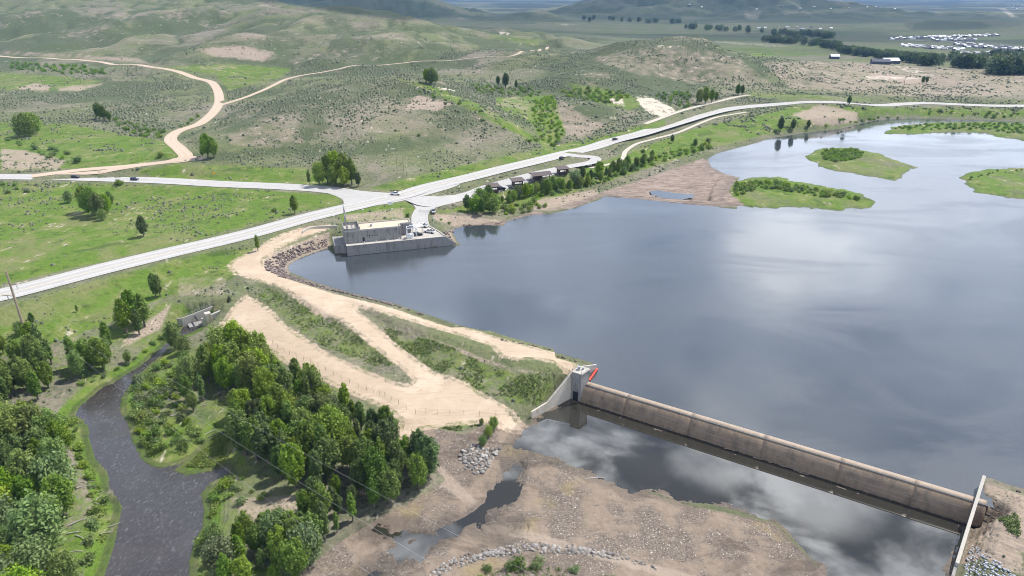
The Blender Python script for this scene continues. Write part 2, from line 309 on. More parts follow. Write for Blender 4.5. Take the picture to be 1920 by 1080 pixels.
def height(x, y, roads=True):
    x = np.asarray(x, float); y = np.asarray(y, float)
    r = np.hypot(x, y); h = tps(x, y)
    hill = sstep(h, 11, 26) * sstep(r, 430, 620)
    rid = 1 - np.abs(fbm(x / 170, y / 170, 5, 3)) * 2.2
    h = h + hill * np.minimum(r / 900, 1.7) * (fbm(x / 150, y / 150, 1, 4) * 11 + (rid - 0.6) * 4.0 - (1 - np.abs(fbm(x / 85 + .6 * fbm(x / 200, y / 200, 71, 2), y / 85, 72, 2)) * 2.4).clip(0, 1) ** 2 * 4.0)
    h = h + sstep(r, 2100, 3200) * fbm(x / 420, y / 420, 23, 4) * 16 - sstep(r, 2300, 3200) * sstep(h, 5, 40) * (1 - np.abs(fbm(x / 230, y / 230, 24, 3)) * 2.4).clip(0, 1) ** 2 * 12 - sstep(r, 2600, 3100) * (1 - np.abs(fbm(x / 260 + .5 * fbm(x / 500, y / 500, 27, 2), y / 700, 28, 4)) * 2.0).clip(0, 1) ** 1.5 * np.clip(h * .38, 0, 55)
    h = h + sstep(r, 6500, 11000) * (fbm(x / 900, y / 900, 21, 5) * 110 + 25 - np.abs(fbm(x / 420, y / 420, 31, 3)) * 80)
    h = np.where(r > 2000, np.maximum(h, 1 + fbm(x / 300, y / 300, 77, 3) * 5), h)
    h = h + fbm(x / 14, y / 14, 3, 3) * 0.32 * (1 - sstep(r, 900, 1500))
    for kx, ky, kr, kh in KNOLLS:
        h = h + kh * np.exp(-(((x - kx) ** 2 + (y - ky) ** 2) / kr ** 2) ** 1.4)
    for q, z, f in PADS:
        d = sdf(q, x, y, 30); k = 1 - sstep(d, 0, f); h = h * (1 - k) + z * k
    dc, zc = linedist(CREST, x, y, 70)
    h = np.maximum(h, np.where(dc < 69, zc - 0.05 - np.maximum(dc - 4.2, 0) * 0.34, -99))
    dc, zc = linedist(BRANCH, x, y, 40)
    k = 1 - sstep(dc, 4, 8); h = h * (1 - k) + zc * k
    dc, zc = linedist(RCREST, x, y, 40)
    h = np.maximum(h, np.where(dc < 39, zc - np.maximum(dc - 5, 0) * 0.33, -99))
    # reservoir
    d = sdf(LAKE, x, y, 60)
    rag = fbm(x / 7, y / 7, 33, 4) * 3.2 + fbm(x / 26, y / 26, 34, 2) * 3.0
    inisl = np.minimum.reduce([sdf(q, x, y, 60) for q in ISL]) + rag * (r > 250)
    d = np.maximum(d, -inisl)
    land = 0.3 + (np.maximum(h, 0.45) - 0.3) * sstep(d, 0, 9)
    land = np.where(inisl < 0, 0.3 + np.minimum(-inisl, 9) * .1 + fbm(x / 9, y / 9, 8, 2) * .25 + 0.15, land)
    low = (y < 215) & (x < 14)
    h = np.where(d < 0, 0.3 + np.maximum(d, -14) * 0.32, np.where((d < 9) & ~low | (inisl < 0), land, h))
    d = sdf(MUDPOOL, x, y, 20); h = np.where(d < 3, np.minimum(h, 0.15 + d * .1), h)
    # tailwater, its outflow and the river
    d = sdf(POOL, x, y, 40)
    k = sstep(d, 0, 5)
    h = np.where(d < 0, POOLZ + 0.15 + np.maximum(d, -12) * 0.10 + fbm(x / 3, y / 3, 14, 3) * .25 * sstep(d, -7, 0), np.where(d < 5, (POOLZ + 0.15) * (1 - k) + np.maximum(h, POOLZ + .15) * k, h))
    nearc = np.full(x.shape, 30.0); wet_ = np.zeros(x.shape)
    for c, w in zip(CHAN, CHW):
        dd, _ = linedist(np.column_stack([c, np.zeros(len(c))]), x, y, 30)
        nearc = np.minimum(nearc, dd); dd = dd + fbm(x / 5, y / 5, 41, 4) * 4.2; wet_ = np.maximum(wet_, 1 - sstep(dd, w * .3, w * 2.0))
    h = np.where((nearc < 14) & (sdf(POOL, x, y, 20) > 0), np.maximum(h, -5.18 + fbm(x / 2.5, y / 2.5, 43, 2) * .08), h)
    h = h - wet_ * np.clip(h + 5.50, 0, 0.9)
    d = sdf(RIVER, x, y, 40)
    k = sstep(d, 0, 6)
    h = np.where(d < 0, RIVZ + 0.12 + np.maximum(d, -6) * 0.4, np.where(d < 6, (RIVZ + .12) * (1 - k) + np.maximum(h, RIVZ + .12) * k, h))
    for q, zc in ((CUTW, -7.5), (CUTT, -7.5), (CUTO, -5.9)):
        d = sdf(q, x, y, 10); h = np.where(d < 0, np.minimum(h, zc), h)
    if roads:
        for line, hw in ROADS:
            d, z = linedist(line, x, y, 70)
            m = hw + 1.0 + r * 0.007; k = 1 - sstep(d, m, m + 5 + r * 0.008)
            h = h * (1 - k) + (z - 0.09 - r * 0.00018) * k
    return h

def hit(pxs, pys):
    """where the rays through photograph pixels meet the ground"""
    pxs = np.atleast_1d(np.asarray(pxs, float)); pys = np.atleast_1d(np.asarray(pys, float))
    dx, dy, dz = raydir(pxs, pys); k = np.hypot(dx, dy); dx, dy, dz = dx / k, dy / k, dz / k
    rr = np.exp(np.linspace(math.log(75), math.log(16000), 420))
    X = dx[:, None] * rr; Y = dy[:, None] * rr
    below = (CAMZ + dz[:, None] * rr) < HG(X, Y)
    i = np.where(below.any(1), below.argmax(1), len(rr) - 1); i = np.maximum(i, 1)
    lo, hi = rr[i - 1].copy(), rr[i].copy()
    for _ in range(14):
        m = (lo + hi) / 2; bl = (CAMZ + dz * m) < height(dx * m, dy * m); hi = np.where(bl, m, hi); lo = np.where(bl, lo, m)
    return dx * hi, dy * hi, CAMZ + dz * hi
# a coarse lookup of the height field for the first march
_ga = np.linspace(-1.05, 1.05, 420); _gr = np.exp(np.linspace(math.log(60), math.log(20000), 480))
def build_lookup():
    global _gh
    gx = np.sin(_ga)[:, None] * _gr; gy = np.cos(_ga)[:, None] * _gr
    _gh = height(gx, gy)
def HG(x, y):
    ia = np.clip((np.arctan2(x, y) + 1.05) / 2.1 * 419, 0, 418.99); ir = np.clip(np.log(np.hypot(x, y) / 60) / math.log(20000 / 60) * 479, 0, 478.99)
    a0 = ia.astype(int); r0 = ir.astype(int); fa = ia - a0; fr = ir - r0
    return (_gh[a0, r0] * (1 - fa) + _gh[a0 + 1, r0] * fa) * (1 - fr) + (_gh[a0, r0 + 1] * (1 - fa) + _gh[a0 + 1, r0 + 1] * fa) * fr
build_lookup()
def gz(x, y): return float(height(np.array([x]), np.array([y]))[0])

# ------------------------------------------------------------------ object helpers
def link(name, me, mats=None, parent=None, loc=None, rz=0):
    o = bpy.data.objects.new(name, me); COL.objects.link(o)
    if mats and me is not None and len(me.materials) == 0:
        for m in (mats if isinstance(mats, (list, tuple)) else [mats]): me.materials.append(m)
    if parent: o.parent = parent
    if loc is not None: o.location = loc
    o.rotation_euler = (0, 0, rz)
    return o
def tag(o, label, cat, group=None, kind=None):
    o['label'] = label; o['category'] = cat
    if group: o['group'] = group
    if kind: o['kind'] = kind
    return o
def thing(name, label, cat, loc, rz=0, group=None):
    return tag(link(name, None, None, None, loc, rz), label, cat, group)
def npmesh(name, V, F, smooth=False, attrs=None, mi=None):
    """mesh from vertex array and an (n,3) or (n,4) face array"""
    V = np.asarray(V, np.float32); F = np.asarray(F, np.int32); me = bpy.data.meshes.new(name)
    k = F.shape[1]
    me.vertices.add(len(V)); me.vertices.foreach_set('co', V.ravel())
    me.loops.add(F.size); me.loops.foreach_set('vertex_index', F.ravel())
    me.polygons.add(len(F)); me.polygons.foreach_set('loop_start', np.arange(0, F.size, k, dtype=np.int32))
    if smooth: me.polygons.foreach_set('use_smooth', np.ones(len(F), bool))
    if mi is not None: me.polygons.foreach_set('material_index', np.asarray(mi, np.int32))
    for a, (dom, val) in (attrs or {}).items():
        at = me.attributes.new(a, 'FLOAT', dom); at.data.foreach_set('value', np.asarray(val, np.float32).ravel())
    me.update(calc_edges=True); return me
class MB:
    """collects solids into one mesh"""
    def __init__(self): self.v = []; self.f = []
    def add(self, vs, fs):
        n = len(self.v); self.v += [tuple(q) for q in vs]; self.f += [tuple(i + n for i in f) for f in fs]; return self
    def box(self, x0, x1, y0, y1, z0, z1, bev=0):
        if bev:
            b_ = bev
            ring = [(x0 + b_, y0), (x1 - b_, y0), (x1, y0 + b_), (x1, y1 - b_), (x1 - b_, y1), (x0 + b_, y1), (x0, y1 - b_), (x0, y0 + b_)]
            return self.prism(ring, z0, z1)
        return self.prism([(x0, y0), (x1, y0), (x1, y1), (x0, y1)], z0, z1)
    def prism(self, ring, z0, z1):
        """ring: (x,y) counter-clockwise; z1 a number or one per corner"""
        n = len(ring); zt = z1 if isinstance(z1, (list, tuple)) else [z1] * n; zb = z0 if isinstance(z0, (list, tuple)) else [z0] * n
        vs = [(p[0], p[1], zb[i]) for i, p in enumerate(ring)] + [(p[0], p[1], zt[i]) for i, p in enumerate(ring)]
        fs = [tuple(range(n - 1, -1, -1)), tuple(range(n, 2 * n))] + [(i, (i + 1) % n, n + (i + 1) % n, n + i) for i in range(n)]
        return self.add(vs, fs)
    def tube(self, p, q, r0, r1=None, n=6):
        p, q = Vector(p), Vector(q); r1 = r0 if r1 is None else r1; d = (q - p).normalized()
        a = d.orthogonal().normalized(); c = d.cross(a)
        vs = [p + (a * math.cos(t) + c * math.sin(t)) * r0 for t in (2 * math.pi * i / n for i in range(n))] + \
             [q + (a * math.cos(t) + c * math.sin(t)) * r1 for t in (2 * math.pi * i / n for i in range(n))]
        fs = [(i, (i + 1) % n, n + (i + 1) % n, n + i) for i in range(n)] + [tuple(range(n - 1, -1, -1)), tuple(range(n, 2 * n))]
        return self.add(vs, fs)
    def side(self, prof, y0, y1, in0=0.0, in1=0.0):
        """profile in x,z extruded along y"""
        n = len(prof); vs = [(a, y0, c) for a, c in prof] + [(a, y1, c) for a, c in prof]
        fs = [tuple(range(n)), tuple(range(2 * n - 1, n - 1, -1))] + [((i + 1) % n, i, n + i, n + (i + 1) % n) for i in range(n)]
        return self.add(vs, fs)
    def wall(self, p, q, th, z0, z1a, z1b=None):
        """straight wall from p to q (x,y), thickness th to the left, top z1a at p and z1b at q"""
        p, q = np.asarray(p, float), np.asarray(q, float); d = (q - p) / np.linalg.norm(q - p); nn = np.array([-d[1], d[0]]) * th
        z1b = z1a if z1b is None else z1b
        return self.prism([p, q, q + nn, p + nn], z0, [z1a, z1b, z1b, z1a])
    def mesh(self, name):
        me = bpy.data.meshes.new(name); me.from_pydata(self.v, [], self.f); me.update()
        return me
    def build(self, name, mats, parent=None, loc=None, rz=0):
        import bmesh
        me = self.mesh(name); bm = bmesh.new(); bm.from_mesh(me); bmesh.ops.recalc_face_normals(bm, faces=bm.faces); bm.to_mesh(me); bm.free()
        return link(name, me, mats, parent, loc, rz)
def copy_tree(o, parent=None):
    c = o.copy(); COL.objects.link(c)
    if parent: c.parent = parent
    for ch in o.children: copy_tree(ch, c)
    return c

# ------------------------------------------------------------------ materials
def mat(name):
    m = bpy.data.materials.new(name); m.use_nodes = True; return m, NB(m.node_tree)
def simple(name, col, rough=0.8, spec=0.3, nscale=0.0, namt=0.12, metal=0.0, bump=0.0):
    m, b = mat(name)
    c = col; nrm = None
    if nscale:
        f = b.noise(nscale, 4, b.objco())
        c = b.mix(f, tuple(q * (1 - namt * 2) for q in col), tuple(min(q * (1 + namt * 2), 1) for q in col))
        if bump: nrm = b.bump(f, bump)
    b.out(b.pbr(c, rough, spec, nrm, metal)); return m

def ground_material():
    m, b = mat('ground_cover')
    P = b.worldpos()
    n60 = b.noise(0.016, 4, P); n8 = b.noise(0.11, 4, P); n2 = b.noise(0.45, 4, P); nf = b.noise(2.6, 3, P)
    lush, bare, white = b.attr('lush'), b.attr('bare'), b.attr('white')
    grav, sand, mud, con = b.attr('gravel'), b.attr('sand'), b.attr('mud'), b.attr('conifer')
    # sage steppe
    soil = b.mix(n8, (0.16, 0.138, 0.108), (0.26, 0.224, 0.18))
    soil = b.mix(b.step(n60, .38, .62), soil, (0.158, 0.155, 0.098))
    dens = b.math('ADD', b.math('MULTIPLY', n60, .4), b.math('MULTIPLY', n8, .45))
    dens = b.math('SUBTRACT', dens, b.math('MULTIPLY', bare, .35))
    spot = b.vor(0.62, P); spot2 = b.vor(1.5, P)
    sp = b.math('MULTIPLY', b.step(spot, .52, .28), b.step(dens, .26, .46))
    sp2 = b.math('MULTIPLY', b.step(spot2, .45, .25), b.step(n8, .40, .62))
    sage = b.mix(nf, (0.045, 0.058, 0.036), (0.11, 0.125, 0.078))
    col = b.mix(b.math('MULTIPLY', sp, .85), soil, sage)
    col = b.mix(b.math('MULTIPLY', sp2, .55), col, sage)
    steppe_green = b.mix(n2, (0.088, 0.112, 0.046), (0.15, 0.17, 0.07))
    n100 = b.noise(0.0085, 5, P, .6)
    col = b.mix(b.math('MULTIPLY', b.step(b.math('ADD', n100, b.math('MULTIPLY', n8, .3)), .52, .74), .85), col, steppe_green)
    mot = b.noise(.055, 5, P, .62)
    col = b.mix(b.math('MULTIPLY', b.step(mot, .50, .62), .42), col, (0.075, 0.085, 0.052))
    col = b.mix(b.math('MULTIPLY', b.step(b.noise(.03, 5, b.scalev(P, (1, 1.7, 1)), .65), .54, .68), .45), col, (0.26, 0.225, 0.185))
    sp3 = b.noise(.30, 5, P, .7)
    col = b.mix(b.math('MULTIPLY', b.step(sp3, .50, .62), .42), col, (0.060, 0.072, 0.042))
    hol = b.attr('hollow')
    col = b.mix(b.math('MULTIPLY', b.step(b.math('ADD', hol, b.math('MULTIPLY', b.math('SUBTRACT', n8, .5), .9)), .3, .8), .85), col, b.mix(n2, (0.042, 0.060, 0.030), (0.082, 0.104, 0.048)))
    # grass
    g = b.mix(n2, (0.052, 0.105, 0.013), (0.115, 0.188, 0.026))
    g = b.mix(b.step(n8, .45, .68), g, (0.145, 0.17, 0.05))
    g = b.mix(b.step(b.noise(.23, 4, P), .56, .70), g, (0.05, 0.085, 0.016))
    g = b.mix(b.math('MULTIPLY', b.step(nf, .5, .75), .55), g, (0.20, 0.19, 0.08))
    g = b.mix(b.math('MULTIPLY', b.step(b.noise(.028, 5, P, .62, .8), .50, .64), .75), g, b.mix(n2, (0.115, 0.125, 0.05), (0.19, 0.19, 0.085)))
    g = b.mix(b.math('MULTIPLY', b.step(b.noise(.05, 5, P, .65, .6), .56, .68), .7), g, (0.045, 0.078, 0.02))
    lf = b.step(b.math('ADD', lush, b.math('MULTIPLY', b.math('SUBTRACT', b.math('ADD', n8, n2), 1.0), .55)), .3, .62)
    col = b.mix(lf, col, g)
    # bare earth and pale bluffs
    be = b.mix(n2, (0.24, 0.185, 0.15), (0.40, 0.32, 0.26))
    bf = b.step(b.math('ADD', bare, b.math('MULTIPLY', b.math('SUBTRACT', n8, .5), .7)), .35, .7)
    col = b.mix(b.math('MULTIPLY', bf, .85), col, b.mix(b.math('MULTIPLY', sp2, .8), be, sage))
    col = b.mix(b.step(b.math('ADD', white, b.math('MULTIPLY', b.math('SUBTRACT', b.math('ADD', n8, b.noise(.35, 5, b.scalev(P, (1.5, .35, 1)), .65)), 1.0), 2.2)), .35, .9), col, b.mix(n2, (0.36, 0.31, 0.25), (0.56, 0.51, 0.43)))
    # cobble bars of the tailwater
    vc = b.vor(4.2, P, 'Color'); vs = b.new('ShaderNodeSeparateColor'); b.put(vs.inputs[0], vc)
    gr = b.mix(vs.outputs[0], (0.095, 0.078, 0.066), (0.225, 0.185, 0.15))
    gr = b.mix(b.step(vs.outputs[1], .965, .98), gr, (0.40, 0.38, 0.35))
    gr = b.mix(b.step(n8, .45, .58), gr, b.mix(n2, (0.185, 0.145, 0.112), (0.265, 0.212, 0.165)))
    gr = b.mix(b.math('MULTIPLY', b.step(b.noise(.06, 3, P), .58, .7), .6), gr, (0.25, 0.20, 0.10))
    gr = b.mix(b.math('MULTIPLY', b.step(b.noise(.09, 5, b.scalev(P, (.6, 1.5, 1)), .65, 1.0), .53, .66), .6), gr, (0.085, 0.066, 0.054))
    gr = b.mix(b.math('MULTIPLY', b.step(b.math('ADD', b.attr('track'), b.math('MULTIPLY', b.math('SUBTRACT', n2, .5), .6)), .35, .8), .75), gr, b.mix(nf, (0.25, 0.20, 0.155), (0.36, 0.30, 0.245)))
    gf = b.step(b.math('ADD', grav, b.math('MULTIPLY', b.math('SUBTRACT', n8, .5), .3)), .4, .6)
    col = b.mix(gf, col, gr)
    md = b.mix(b.step(b.noise(.16, 6, b.scalev(P, (.6, 1.6, 1)), .68, 1.5), .3, .7), (0.13, 0.10, 0.082), (0.30, 0.24, 0.20))
    col = b.mix(b.step(b.math('ADD', mud, b.math('MULTIPLY', b.math('SUBTRACT', n8, .5), .4)), .4, .6), col, md)
    # graded sand (signed distance in metres, ragged edge)
    sa = b.mix(n8, (0.37, 0.29, 0.21), (0.48, 0.385, 0.29))
    sa = b.mix(b.math('MULTIPLY', b.step(b.noise(.05, 4, P, .6, 1.2), .45, .62), .55), sa, (0.52, 0.42, 0.33))
    sa = b.mix(b.math('MULTIPLY', nf, .22), sa, (0.34, 0.26, 0.19))
    tr = b.noise(0.9, 3, b.scalev(P, (.25, 1, 1)), .5, .6)
    sa = b.mix(b.math('MULTIPLY', b.step(tr, .55, .66), .5), sa, (0.34, 0.255, 0.185))
    sdm = b.math('ADD', sand, b.math('MULTIPLY', b.math('SUBTRACT', b.math('ADD', n2, b.math('MULTIPLY', nf, .6)), .8), 3.2))
    col = b.mix(b.step(sdm, .9, -.5), col, sa)
    # slopes of raw subsoil below the graded roads
    # conifer cover; far farmland and mountains also painted darker for cloud shade
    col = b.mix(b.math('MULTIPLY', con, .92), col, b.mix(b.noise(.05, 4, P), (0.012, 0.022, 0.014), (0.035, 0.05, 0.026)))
    wet = b.attr('wet')
    col = b.mix(b.math('MULTIPLY', wet, .62), col, (0.035, 0.03, 0.025))
    h = b.math('ADD', b.math('MULTIPLY', n2, .5), b.math('MULTIPLY', nf, .14))
    h = b.math('SUBTRACT', h, b.math('MULTIPLY', spot, .35))
    h = b.math('SUBTRACT', h, b.math('MULTIPLY', b.vor(4.2, P), b.math('MULTIPLY', gf, .15)))
    k = b.step(sdm, -.5, .9, .12, 1.0)
    nrm = b.bump(b.math('MULTIPLY', h, k), 0.8, 0.8)
    b.out(b.pbr(col, b.math('SUBTRACT', .95, b.math('MULTIPLY', wet, .5)), .15, nrm)); return m
M_ground = ground_material()

def water_material(name, deep, rough, ripple, scale, strength, stretch=(1, 1, 1), spec=0.5, ior=1.33):
    m, b = mat(name)
    P = b.scalev(b.worldpos(), stretch); fast = 'river' in name
    n = b.math('ADD', b.noise(scale, 4, P, .6, .4), b.math('MULTIPLY', b.noise(scale * .16, 3, P, .5, .8), ripple))
    patch = b.step(b.noise(.018, 3, b.worldpos()), .42, .62)
    nd = b.new('ShaderNodeBump'); b.put(nd.inputs['Height'], n); nd.inputs['Distance'].default_value = .35 if fast else .1
    b.put(nd.inputs['Strength'], b.math('MULTIPLY', b.math('ADD', patch, .25), strength))
    murk = b.noise(.03, 4, b.worldpos())
    c = b.mix(murk, deep, tuple(q * 1.35 for q in deep))
    if fast:
        c = b.mix(b.step(b.noise(.09, 4, b.worldpos(), .6), .48, .66), c, (0.046, 0.040, 0.036)); fl = b.scalev(b.worldpos(), (1, .5, 1)); c = b.mix(b.math('MULTIPLY', b.step(b.noise(1.7, 4, fl, .65, .5), .54, .70), .5), c, (0.17, 0.168, 0.18)); c = b.mix(b.step(b.noise(2.4, 3, P, .6), .73, .78), c, (0.42, 0.42, 0.43))  # pale streaks and flecks put ripple sparkle into the water colour
    if 'reservoir' in name:
        wind = b.noise(.011, 5, b.scalev(b.worldpos(), (1, 2.2, 1)), .6, .8); rough = b.step(wind, .36, .64, .05, .24)
    b.out(b.pbr(c, rough, spec, nd.outputs[0], ior=ior)); return m
M_lake = water_material('reservoir_water', (0.034, 0.040, 0.045), .13, .5, 1.3, .08, (1, 1.6, 1), .5, 1.85)
M_pool = water_material('tailwater', (0.022, 0.021, 0.016), .015, .3, .8, .008, (1, 1, 1), .5, 2.1)
M_river = water_material('river_water', (0.030, 0.026, 0.024), .05, .5, 1.5, 1.0, (1, .6, 1), .5, 1.7)

def road_material(name, base, line=False, dirt=False):
    m, b = mat(name); P = b.worldpos()
    u = b.attr('across')
    c = b.mix(b.noise(.25, 4, P), tuple(q * .9 for q in base), tuple(min(1, q * 1.08) for q in base))
    c = b.mix(b.math('MULTIPLY', b.noise(3.5, 3, P), .12), c, tuple(q * .55 for q in base))
    if dirt:
        tracks = b.step(b.math('ABSOLUTE', b.math('SUBTRACT', b.math('ABSOLUTE', u), .42)), .25, .05)
        c = b.mix(b.math('MULTIPLY', tracks, .35), c, tuple(min(1, q * 1.18) for q in base))
    else:
        lane = b.step(b.math('ABSOLUTE', b.math('SUBTRACT', b.math('ABSOLUTE', u), .28)), .22, .02)
        c = b.mix(b.math('MULTIPLY', lane, .28), c, tuple(q * .74 for q in base))
        crack = b.vor(.16, P, 'Distance', 'DISTANCE_TO_EDGE')
        c = b.mix(b.math('MULTIPLY', b.step(crack, .02, .005), .35), c, tuple(q * .5 for q in base))
    b.out(b.pbr(c, .9, .2)); return m
M_asphalt = road_material('sunbleached_asphalt', (0.39, 0.38, 0.37))
M_dirt = road_material('dirt_road', (0.44, 0.35, 0.27), dirt=True)
M_path = road_material('gravel_path', (0.43, 0.39, 0.33), dirt=True)
M_white = simple('road_paint', (0.75, 0.75, 0.73), .7, .3, 1.5, .08)
M_yellow = simple('yellow_road_paint', (0.62, 0.50, 0.22), .7, .3, 1.5, .08)

def concrete(name, base, stain, streak=.5, sc=(0.6, 0.6, 0.10)):
    m, b = mat(name); P = b.objco()
    n = b.noise(1.1, 5, P); st = b.noise(1.6, 4, b.scalev(P, sc), .6)
    c = b.mix(n, tuple(q * .8 for q in base), tuple(min(1, q * 1.15) for q in base))
    c = b.mix(b.math('MULTIPLY', b.step(st, .48, .68), streak), c, stain)
    z = b.new('ShaderNodeSeparateXYZ'); b.put(z.inputs[0], P)
    jn = b.math('ABSOLUTE', b.math('SUBTRACT', b.math('FRACT', b.math('MULTIPLY', z.outputs[2], .42)), .5))
    c = b.mix(b.math('MULTIPLY', b.step(jn, .03, .01), .3), c, stain)
    b.out(b.pbr(c, .85, .25, b.bump(n, .05))); return m
M_conc = concrete('weathered_concrete', (0.275, 0.265, 0.25), (0.13, 0.12, 0.11), .7)
M_concl = concrete('pale_concrete', (0.42, 0.395, 0.355), (0.42, 0.38, 0.32), .3)
M_wallc = concrete('rust_streaked_concrete', (0.58, 0.52, 0.43), (0.36, 0.25, 0.14), .55)
def weir_material():
    m, b = mat('wet_brown_concrete'); P = b.objco()
    s = b.new('ShaderNodeSeparateXYZ'); b.put(s.inputs[0], P)
    n = b.noise(.8, 5, P); st = b.noise(1.0, 5, b.scalev(P, (.5, .3, .2)), .7)
    st2 = b.noise(1.0, 4, b.scalev(P, (.05, 1.4, 2.2)), .6)
    c = b.mix(n, (0.165, 0.118, 0.078), (0.285, 0.215, 0.148))
    c = b.mix(b.math('MULTIPLY', b.step(st, .45, .7), .65), c, (0.10, 0.078, 0.062))
    c = b.mix(b.math('MULTIPLY', b.step(st2, .5, .7), .45), c, (0.33, 0.27, 0.22))
    c = b.mix(b.math('MULTIPLY', b.step(b.noise(3.0, 3, P), .68, .76), .5), c, (0.5, 0.46, 0.4))
    c = b.mix(b.math('MULTIPLY', b.step(s.outputs[2], .05, .27), .45), c, b.mix(n, (0.34, 0.27, 0.21), (0.5, 0.43, 0.36)))
    c = b.mix(b.step(b.math('ADD', s.outputs[2], b.math('MULTIPLY', n, 1.0)), -4.4, -5.0), c, (0.035, 0.03, 0.026))
    b.out(b.pbr(c, .6, .35, b.bump(n, .06))); return m
M_weir = weir_material()
M_roof = simple('tan_roof_gravel', (0.50, 0.42, 0.33), .95, .1, 1.2, .08)
M_dark = simple('dark_opening', (0.02, 0.02, 0.022), .6, .3)
M_glass = simple('dark_glass', (0.015, 0.018, 0.022), .08, .6)
M_steel = simple('galvanised_steel', (0.33, 0.33, 0.34), .5, .5, 2, .1, .6)
M_whitep = simple('white_paint', (0.72, 0.72, 0.72), .35, .5)
M_greyp = simple('grey_paint', (0.30, 0.31, 0.33), .35, .5)
M_blackp = simple('black_paint', (0.018, 0.018, 0.022), .25, .5)
M_navyp = simple('navy_paint', (0.02, 0.025, 0.06), .25, .5)
M_tyre = simple('tyre_rubber', (0.02, 0.02, 0.02), .9, .2)
M_red = simple('red_floats', (0.62, 0.06, 0.035), .5, .4, 1.0, .08)
M_wood = simple('grey_brown_wood', (0.30, 0.24, 0.17), .9, .1, 4, .18)
M_brown = simple('brown_stained_timber', (0.085, 0.062, 0.052), .85, .2, 3, .15)
M_roofb = simple('dark_brown_roofing', (0.11, 0.09, 0.085), .8, .2, 2, .1)
M_wire = simple('aluminium_cable', (0.42, 0.42, 0.42), .5, .4, 0, 0, .3)
M_orange = simple('orange_sign', (0.8, 0.35, 0.02), .6, .3)

# ------------------------------------------------------------------ roads: paths first, so the ground can be levelled under them
def smooth_line(p, step):
    p = np.asarray(p, float); out = []
    q = np.vstack([2 * p[0] - p[1], p, 2 * p[-1] - p[-2]])
    for i in range(1, len(q) - 2):
        a, b_, c, d = q[i - 1], q[i], q[i + 1], q[i + 2]
        m = max(2, int(np.linalg.norm(c[:2] - b_[:2]) / step))
        for t in np.arange(m) / m:
            out.append(.5 * ((2 * b_) + (c - a) * t + (2 * a - 5 * b_ + 4 * c - d) * t * t + (3 * b_ - a - 3 * c + d) * t ** 3))
    out.append(q[-2]); return np.array(out)
def road_line(s, step=6, zs=None):
    q = px(s); x, y, z = hit(q[:, 0], q[:, 1])
    L = smooth_line(np.stack([x, y, z], 1), step)
    zz = height(L[:, 0], L[:, 1], False)
    for _ in range(12): zz[1:-1] = (zz[:-2] + 2 * zz[1:-1] + zz[2:]) / 4
    L[:, 2] = zz; return L
RL = {}
RL['highway'] = (road_line('-330,632 -150,587 0,552 100,527 217,497 333,471 467,437 567,411 625,396 700,378 760,364 807,350 907,326 1007,301 1073,284 1140,267 1207,248 1280,227 1347,208.5 1413,199 1480,194 1580,191.5 1713,193 1920,198 2200,206'), 7.0)
RL['county'] = (road_line('-300,331 -100,330 0,331 100,332 250,337.5 400,344 520,349.5 600,354 665,362 735,368'), 6.3)
RL['dirt1'] = (road_line('60,330 150,319 233,313 317,303 347,292 338,279 320,263 333,247 377,230 403,207 411,182 397,154 350,140 283,127 200,118 100,110 0,105 -200,98'), 4.4)
RL['dirt2'] = (road_line('414,197 467,180 517,157 567,141 640,128 773,115 907,106 973,98 1013,90.5 1027,88'), 2.6)
RL['lot'] = (road_line('772,374 800,385 832,379 870,371 907,356 973,335 1030,321.5 1075,312.5 1104,308 1116,303 1112,297.5 1090,295 1068,291'), 4.0)
RL['access'] = (road_line('812,376 799,386 787,404 790,425 797,432'), 4.2)
RL['trail'] = (road_line('1106,314.5 1120,312.5 1153,305 1168,297 1173,284 1193,270 1223,261 1267,250 1313,231 1347,219 1400,210'), 1.7)
RL['north'] = (road_line('1210,232 1280,207 1347,190 1385,181 1407,178'), 2.4)
for k in ('county', 'lot', 'access'):
    L = RL[k][0]; d_, zh = linedist(RL['highway'][0], L[:, 0], L[:, 1], 60); w_ = 1 - sstep(d_, 9, 34); L[:, 2] = L[:, 2] * (1 - w_) + zh * w_
for k in ('highway', 'county', 'dirt1', 'dirt2', 'lot', 'access', 'trail', 'north'):
    L, hw = RL[k]
    ROADS.append((L[::2] if len(L) > 60 else L, hw))
build_lookup()

